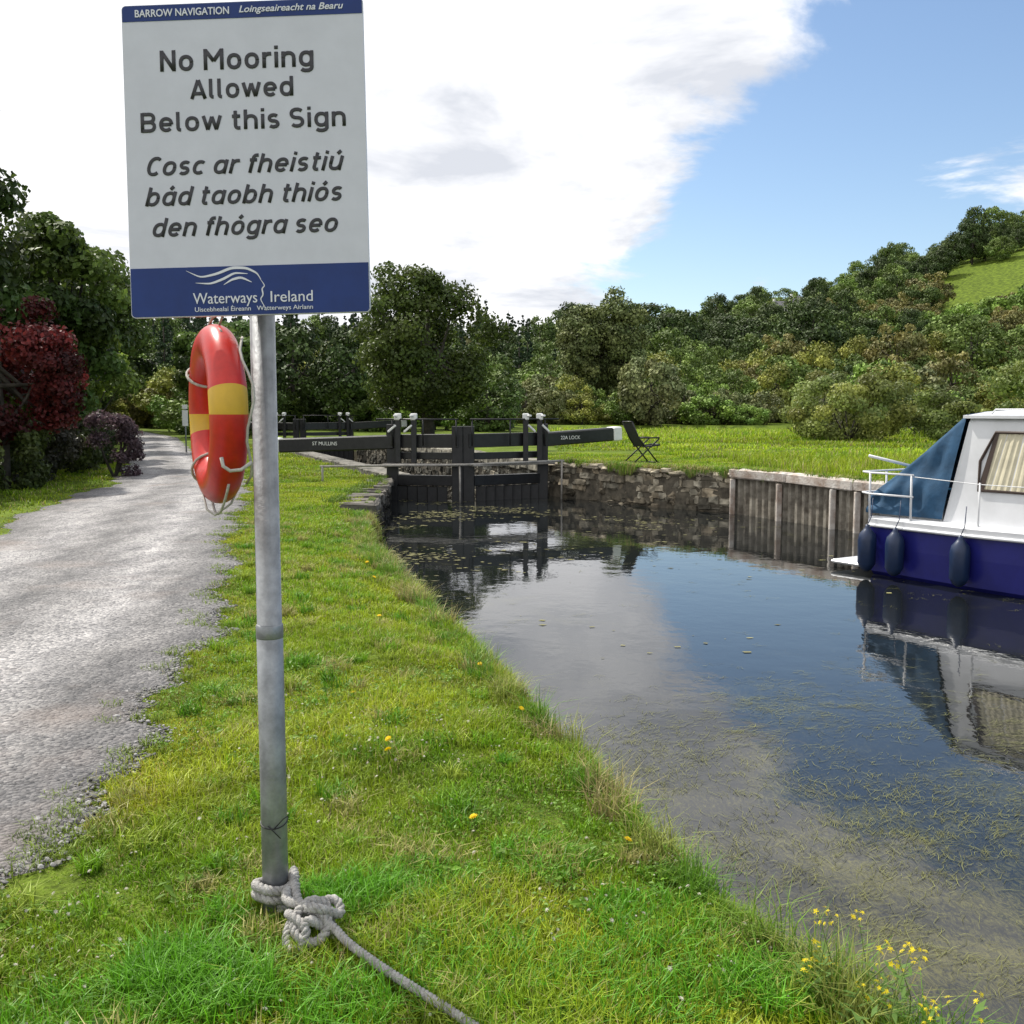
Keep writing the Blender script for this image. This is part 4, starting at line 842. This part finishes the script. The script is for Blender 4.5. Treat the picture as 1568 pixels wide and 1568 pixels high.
rope('line',[(-.58,2.93,.09),(-.53,2.90,.08),(-.47,2.83,.065),(-.35,2.70,.06),(-.19,2.545,.055),(.0,2.36,.05),(.35,2.05,.04),(1.0,1.5,.0)],.0135,.045)
# ------------------------------------------------------------------ motor boat
e=empty('motor_boat',(5.52,13.72,-.5),math.atan2(-.843,.538))
hullb=simple('hull_blue',(.018,.02,.17),.25,noise=.15,nscale=2.5); gel=simple('white_gelcoat',(.70,.71,.73),.3,noise=.06,nscale=3); canv=simple('blue_canvas',(.022,.075,.15),.85,noise=.25,nscale=4,bump=.5,bscale=8); fend=simple('navy_fender',(.010,.025,.07),.4,noise=.1); curt=simple('cream_curtain',(.62,.57,.42),.9,noise=.1); brown=simple('window_rubber',(.05,.03,.022),.5); wtube=simple('white_tube',(.72,.73,.75),.35)
st=[(0,1.06),(.6,1.11),(1.5,1.16),(3,1.18),(4.3,1.08),(5.4,.84),(6.3,.48),(6.9,.14),(7.1,.02)]
def sheer(x): return .68+.05*(x/7)**2*3
b=MB(); vs=[]
for x,hb in st:
    zt=sheer(x); sec=[(-hb,zt),(-hb*.985,zt*.55),(-hb*.95,.05),(-hb*.8,-.12),(-hb*.35,-.3),(0,-.4)]; sec=sec+[(-y,z) for y,z in sec[-2::-1]]; rx_=.25*max(0,(x-5))
    vs+=[(x+rx_*max(0,z)*.3,y,z) for y,z in sec]; ns=len(sec)
fs=[(i*ns+j,i*ns+j+1,(i+1)*ns+j+1,(i+1)*ns+j) for i in range(len(st)-1) for j in range(ns-1)]; fs.append(tuple(range(ns)))
b.add(vs,fs,0,smooth=False); b.build('hull',[hullb],e)
b=MB(); vs=[];fs=[]
for i,(x,hb) in enumerate(st):
    zt=sheer(x); vs+=[(x-.01,-hb-.025,zt-.02),(x-.01,-hb-.03,zt+.05),(x,-hb+.05,zt+.09),(x,0,zt+.11),(x,hb-.05,zt+.09),(x-.01,hb+.03,zt+.05),(x-.01,hb+.025,zt-.02)]
for i in range(len(st)-1):
    for j in range(6): fs.append((i*7+j,i*7+j+1,(i+1)*7+j+1,(i+1)*7+j))
fs.append((0,1,2,3,4,5,6)); b.add(vs,fs); b.build('deck',[gel],e)
b=MB(); b.tube([(x-.005,-hb-.03,sheer(x)-.03) for x,hb in st],.022,6); b.tube([(x-.005,hb+.03,sheer(x)-.03) for x,hb in st],.022,6); b.build('rubbing_strake',[gel],e)
b=MB(); b.box((.50,-.93,.84),(.92,.05,.17),bev=.02); b.box((.50,.93,.84),(.92,.05,.17),bev=.02); b.box((.06,0,.84),(.05,1.8,.17),bev=.02); b.build('cockpit_coaming',[gel],e)
def sy(z): return 1.0-.13*(z-.72)/1.33
def cab(xb,xt):
    return [(xb,-sy(.74),.74),(xt,-sy(1.98),1.98),(xt,-sy(1.98)+.06,2.05),(xt,0,2.10),(xt,sy(1.98)-.06,2.05),(xt,sy(1.98),1.98),(xb,sy(.74),.74)]
b=MB(); vs=cab(1.0,1.22)+cab(3.7,3.5)+[(5.6,-.55,.80),(4.6,-.75,1.45),(4.6,-.7,1.5),(4.6,0,1.53),(4.6,.7,1.5),(4.6,.75,1.45),(5.6,.55,.80)]
fs=[(i*7+j,i*7+j+1,(i+1)*7+j+1,(i+1)*7+j) for i in range(2) for j in range(6)]+[(6,5,4,3,2,1,0),tuple(range(14,21))]
b.add(vs,fs); b.build('cabin',[gel],e)
b=MB(); vs=[];fs=[]
for x in (1.17,3.62):
    vs+=[(x,-.93,2.02),(x,-.93,2.055),(x,-.5,2.10),(x,0,2.12),(x,.5,2.10),(x,.93,2.055),(x,.93,2.02)]
for j in range(6): fs.append((j,j+1,7+j+1,7+j))
fs+=[(0,1,2,3,4,5,6),(7,8,9,10,11,12,13),(0,6,13,7)]; b.add(vs,fs); b.tube([(1.45,-.8,2.07),(1.5,-.8,2.125),(3.3,-.8,2.125),(3.4,-.8,2.08)],.011,6); b.build('cabin_roof',[gel],e)
def sp_(x,z,off): return (x,-sy(z)-off,z)
for (xa,xb_,xc,xd) in [(1.52,1.60,2.50,2.50),(2.62,2.62,3.42,3.38)]:
    z0_,z1_=1.18,1.86
    b=MB(); n=44; vs=[];fs=[]
    for i in range(n+1):
        t_=i/n; o_=.006+.005*math.sin(i*1.9)+.003*math.sin(i*.7)
        xb0=xa-.09+(xd-xa+.09)*t_; xt0=xb_+(xc-xb_)*t_; vs+=[sp_(xb0,z0_,o_),sp_(xt0,z1_,o_)]
    for i in range(n): fs.append((2*i,2*i+2,2*i+3,2*i+1))
    b.add(vs,fs); b.build('curtain',[curt],e)
    loop=[sp_(xa-.09,z0_,.012),sp_(xa-.10,(z0_+z1_)*.5,.012),sp_(xb_-.02,z1_,.012),sp_(xc,z1_,.012),sp_(xd,z0_,.012)]
    b=MB(); b.tube(loop,.018,8,closed=True)
    b.add([sp_(xa-.10,z0_,.0165),sp_(xa-.02,z0_,.0165),sp_(xb_+.03,z1_,.0165),sp_(xb_-.02,z1_,.0165)],[(0,1,2,3)]); b.build('window_frame',[brown],e)
b=MB(); nu,nv=30,16; vs=[];fs=[]
for i in range(nu+1):
    t_=i/nu; x=-.08+t_*1.28; zt=1.02+(2.07-1.02)*(t_**.95)-.05*math.sin(math.pi*t_); zb=.80; hb_=1.05-.035*t_; ht=.97-.08*t_
    xbase=x-.20*max(0,t_-.1)/.9
    prof=[]
    for j in range(nv+1):
        q=j/nv; wv=.028*math.sin(7*t_+9*q)+.018*math.sin(19*t_-6*q)+.010*math.sin(34*t_+3*q); env=math.sin(math.pi*min(1,max(0,q*.9+.05)))*(1-t_**6)
        prof.append((xbase+(x-xbase)*q,-(hb_+(ht-hb_)*q**1.5)-wv*env*.9,zb+(zt-zb)*q))
    topn=10
    for j in range(1,topn):
        q=j/topn; prof.append((x,-ht+2*ht*q,zt+.05*math.sin(math.pi*q)+.012*math.sin(17*q+9*t_)*(1-t_)))
    for j in range(nv,-1,-1):
        q=j/nv; prof.append((xbase+(x-xbase)*q,(hb_+(ht-hb_)*q**1.5),zb+(zt-zb)*q))
    vs+=prof; NP=len(prof)
for i in range(nu):
    for j in range(NP-1): a=i*NP+j; fs.append((a,a+1,a+NP+1,a+NP))
fs.append(tuple(range(NP))); b.add(vs,fs,0,smooth=True); b.build('canvas_cover',[canv],e)
b=MB(); rt=.014
for z in (1.05,1.32): b.tube([(.65,-1.10,z),(.0,-1.09,z),(-.22,-.95,z),(-.25,0,z),(-.22,.95,z),(.0,1.09,z),(.65,1.10,z)],rt,6)
for q in [(.62,-1.10),(.0,-1.09),(.0,1.09),(.62,1.10)]: b.tube([(q[0],q[1]*.99,.72),(q[0],q[1],1.32)],rt,6)
for q in [(-.24,-.45),(-.24,.45)]: b.tube([(.0,q[1],.74),(q[0],q[1],1.0),(q[0],q[1],1.32)],rt,6)
for x in (1.55,2.7,3.9): b.tube([(x,-1.12,.72),(x,-1.12,1.28)],.011,6)
b.tube([(.65,-1.10,1.30),(1.55,-1.12,1.26),(2.7,-1.12,1.26),(3.9,-1.08,1.26),(5.4,-.8,1.3),(6.6,-.2,1.35)],.005,5)
b.tube([(-.30,-.75,1.52),(.05,-.3,1.38)],.022,6); b.tube([(.15,.75,1.72),(.5,.95,1.62)],.024,6)
b.build('guard_rails',[wtube],e)
b=MB(); b.box((-.34,-.1,.09),(.68,1.8,.05),bev=.02); b.build('swim_platform',[gel],e)
for s_ in (.06,.50,1.42,2.7):
    b=MB(); yy=-(1.06+.07*min(s_,1)+.12); pr_=[(-.60,.03),(-.57,.07),(-.5,.11),(-.2,.115),(-.12,.10),(-.06,.05),(-.03,.028),(0,.026)]
    b.tube([(s_,yy,.66+z) for z,_ in pr_],[r_ for _,r_ in pr_],14); b.tube([(s_,yy,.66),(s_,yy+.07,.76),(s_,yy+.09,1.0)],.006,5); b.build('fender',[fend],e)
b=MB(); b.box((-.05,.2,.35),(.12,.4,.5),bev=.03); b.tube([(-.3,.2,-.2),(-.28,.2,.5)],.05,8); b.build('stern_gear',[brown],e)
b=MB(); b.tube(catmull([(5.0,14.0,.28),(5.6,15.6,.3),(6.3,17.0,.42)],8),.01,5); b.build('stern_line',[rope_m])
e=empty('notice_post',(-12.55,39.5,0)); b=MB(); b.tube([(0,0,0),(0,0,1.7)],.03,8); b.build('post',[steel],e); b=MB(); b.box((0,-.03,1.35),(.22,.02,.6),bev=.005); b.box((0,-.03,1.78),(.2,.02,.16),bev=.005); b.build('plate',[wpaint],e)
print('done')
